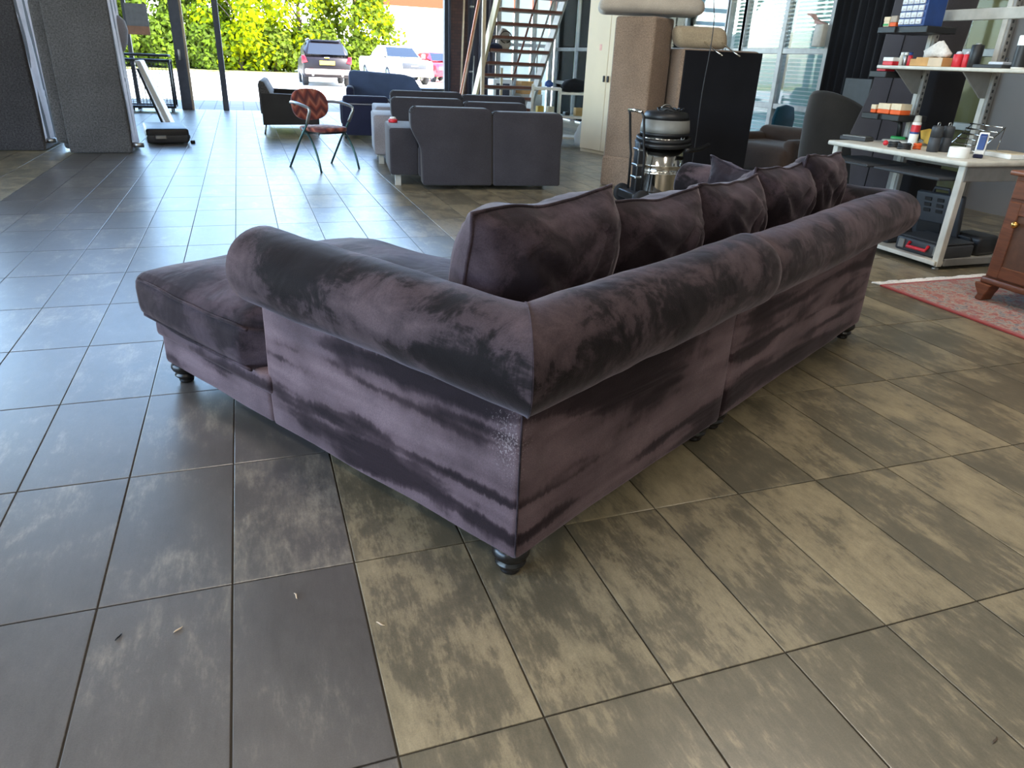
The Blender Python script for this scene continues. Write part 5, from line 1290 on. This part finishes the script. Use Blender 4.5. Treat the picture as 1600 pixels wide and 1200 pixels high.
MB().box(-.10, .10, -.012, .06, .99, 1.03, .01).build('badge', MAT['chrome'], c)
MB().box(-.55, .55, .35, .55, 1.585, 1.62, .015, 2).build('roof_spoiler', MAT['car_black'], c)
# white pickup facing the hall (local y toward the viewer is -y)
c = thing('pickup_truck', 'white pickup truck facing the hall, right of the dark SUV', 'car', (7.35, 34.2, -.03), math.radians(8))
loft([(0.0, sect(.84, .42, .94, .06)), (.15, sect(.94, .36, 1.0, .08)), (1.5, sect(.96, .36, 1.06, .1)), (3.6, sect(.96, .36, 1.10)), (5.4, sect(.94, .40, 1.10))], 'lower_body', MAT['car_white'], c)
loft([(1.35, sect(.86, 1.0, 1.08, .03, .84)), (2.1, sect(.88, 1.0, 1.58, .1, .68)), (3.3, sect(.88, 1.0, 1.60, .1, .68)), (3.7, sect(.88, 1.0, 1.1, .04, .84))], 'cabin', MAT['car_white'], c)
MB().add([(-.78, 1.38, 1.10), (.78, 1.38, 1.10), (.64, 2.02, 1.53), (-.64, 2.02, 1.53), (-.78, 1.42, 1.09), (.78, 1.42, 1.09), (.64, 2.06, 1.52), (-.64, 2.06, 1.52)], [(0, 1, 2, 3), (4, 7, 6, 5), (0, 4, 5, 1), (3, 2, 6, 7), (0, 3, 7, 4), (1, 5, 6, 2)]).build('windscreen', MAT['car_glass'], c)
MB().box(-.55, .55, -.03, .06, .66, .92, .02, 2).build('grille', MAT['dark_plastic'], c)
MB().box(-.16, .16, -.04, -.02, .77, .81).build('badge', MAT['chrome'], c)
MB().box(-.26, .26, -.05, -.0, .48, .59, .004).build('number_plate', MAT['plate_yellow'], c)
MB().box(-.92, .92, -.06, .15, .34, .50, .04, 3).build('bumper', MAT['pale_grey_metal'], c)
for s in (-1, 1):
    MB().box(s*.76-.13, s*.76+.13, -.02, .08, .68, .90, .02, 2).build('headlight', MAT['clear_plastic'], c)
    MB().box(s*1.02-.08, s*1.02+.08, 1.5, 1.58, 1.1, 1.28, .02, 2).build('mirror', MAT['car_white'], c)
    wheel(c, s*.84, .95, .39); wheel(c, s*.84, 4.4, .39)
# red car half hidden by the door jamb
c = thing('red_car', 'red hatchback half hidden by the door jamb at the right of the yard', 'car', (10.25, 38.5, -.03), math.radians(10))
loft([(0.0, sect(.76, .34, .80, .1)), (.2, sect(.84, .28, .90, .12)), (2.0, sect(.86, .28, .95, .12)), (3.7, sect(.84, .30, .90)), (4.0, sect(.76, .36, .80))], 'lower_body', MAT['car_red'], c)
loft([(1.0, sect(.76, .88, .95, .03, .74)), (1.7, sect(.78, .88, 1.42, .1, .6)), (3.0, sect(.78, .88, 1.42, .1, .6)), (3.8, sect(.74, .88, .95, .03, .72))], 'cabin', MAT['car_red'], c)
MB().add([(-.68, 1.02, .97), (.68, 1.02, .97), (.56, 1.62, 1.37), (-.56, 1.62, 1.37), (-.68, 1.06, .96), (.68, 1.06, .96), (.56, 1.66, 1.36), (-.56, 1.66, 1.36)], [(0, 1, 2, 3), (4, 7, 6, 5), (0, 4, 5, 1), (3, 2, 6, 7), (0, 3, 7, 4), (1, 5, 6, 2)]).build('windscreen', MAT['car_glass'], c)
for s in (-1, 1):
    MB().box(s*.62-.12, s*.62+.12, -.01, .1, .60, .74, .02, 2).build('headlight', MAT['clear_plastic'], c)
    wheel(c, s*.74, .75, .31, .2); wheel(c, s*.74, 3.2, .31, .2)
# ------------------------------------------------------------------ wood chips on the tiles
for k, (px, py, a, mt, lab) in enumerate(((279, 985, .6, 'plank_wood', 'pale curled wood chip on a dark tile, nearest the viewer'), (186, 996, 1.0, 'black_wood', 'dark splinter on the dark tile left of the pale chip'), (594, 976, -.9, 'plank_wood', 'pale splinter on the beige tile edge'), (463, 932, 1.7, 'plank_wood', 'tiny pale splinter in the middle of a dark tile'), (1555, 1158, .3, 'bark', 'dark crumb on a beige tile at the lower right'))):
    o = MB().tube(bez([(-.012, 0, .002), (-.004, .003, .003), (.004, -.004, .003), (.012, .003, .002)], 6), [.0008, .0016, .002, .002, .002, .0014, .0006], 6).build('wood_chip', MAT[mt])
    o.location = F(px, py); o.rotation_euler = (0, 0, a); tag(o, lab, 'wood chip', 'wood chips on the floor')
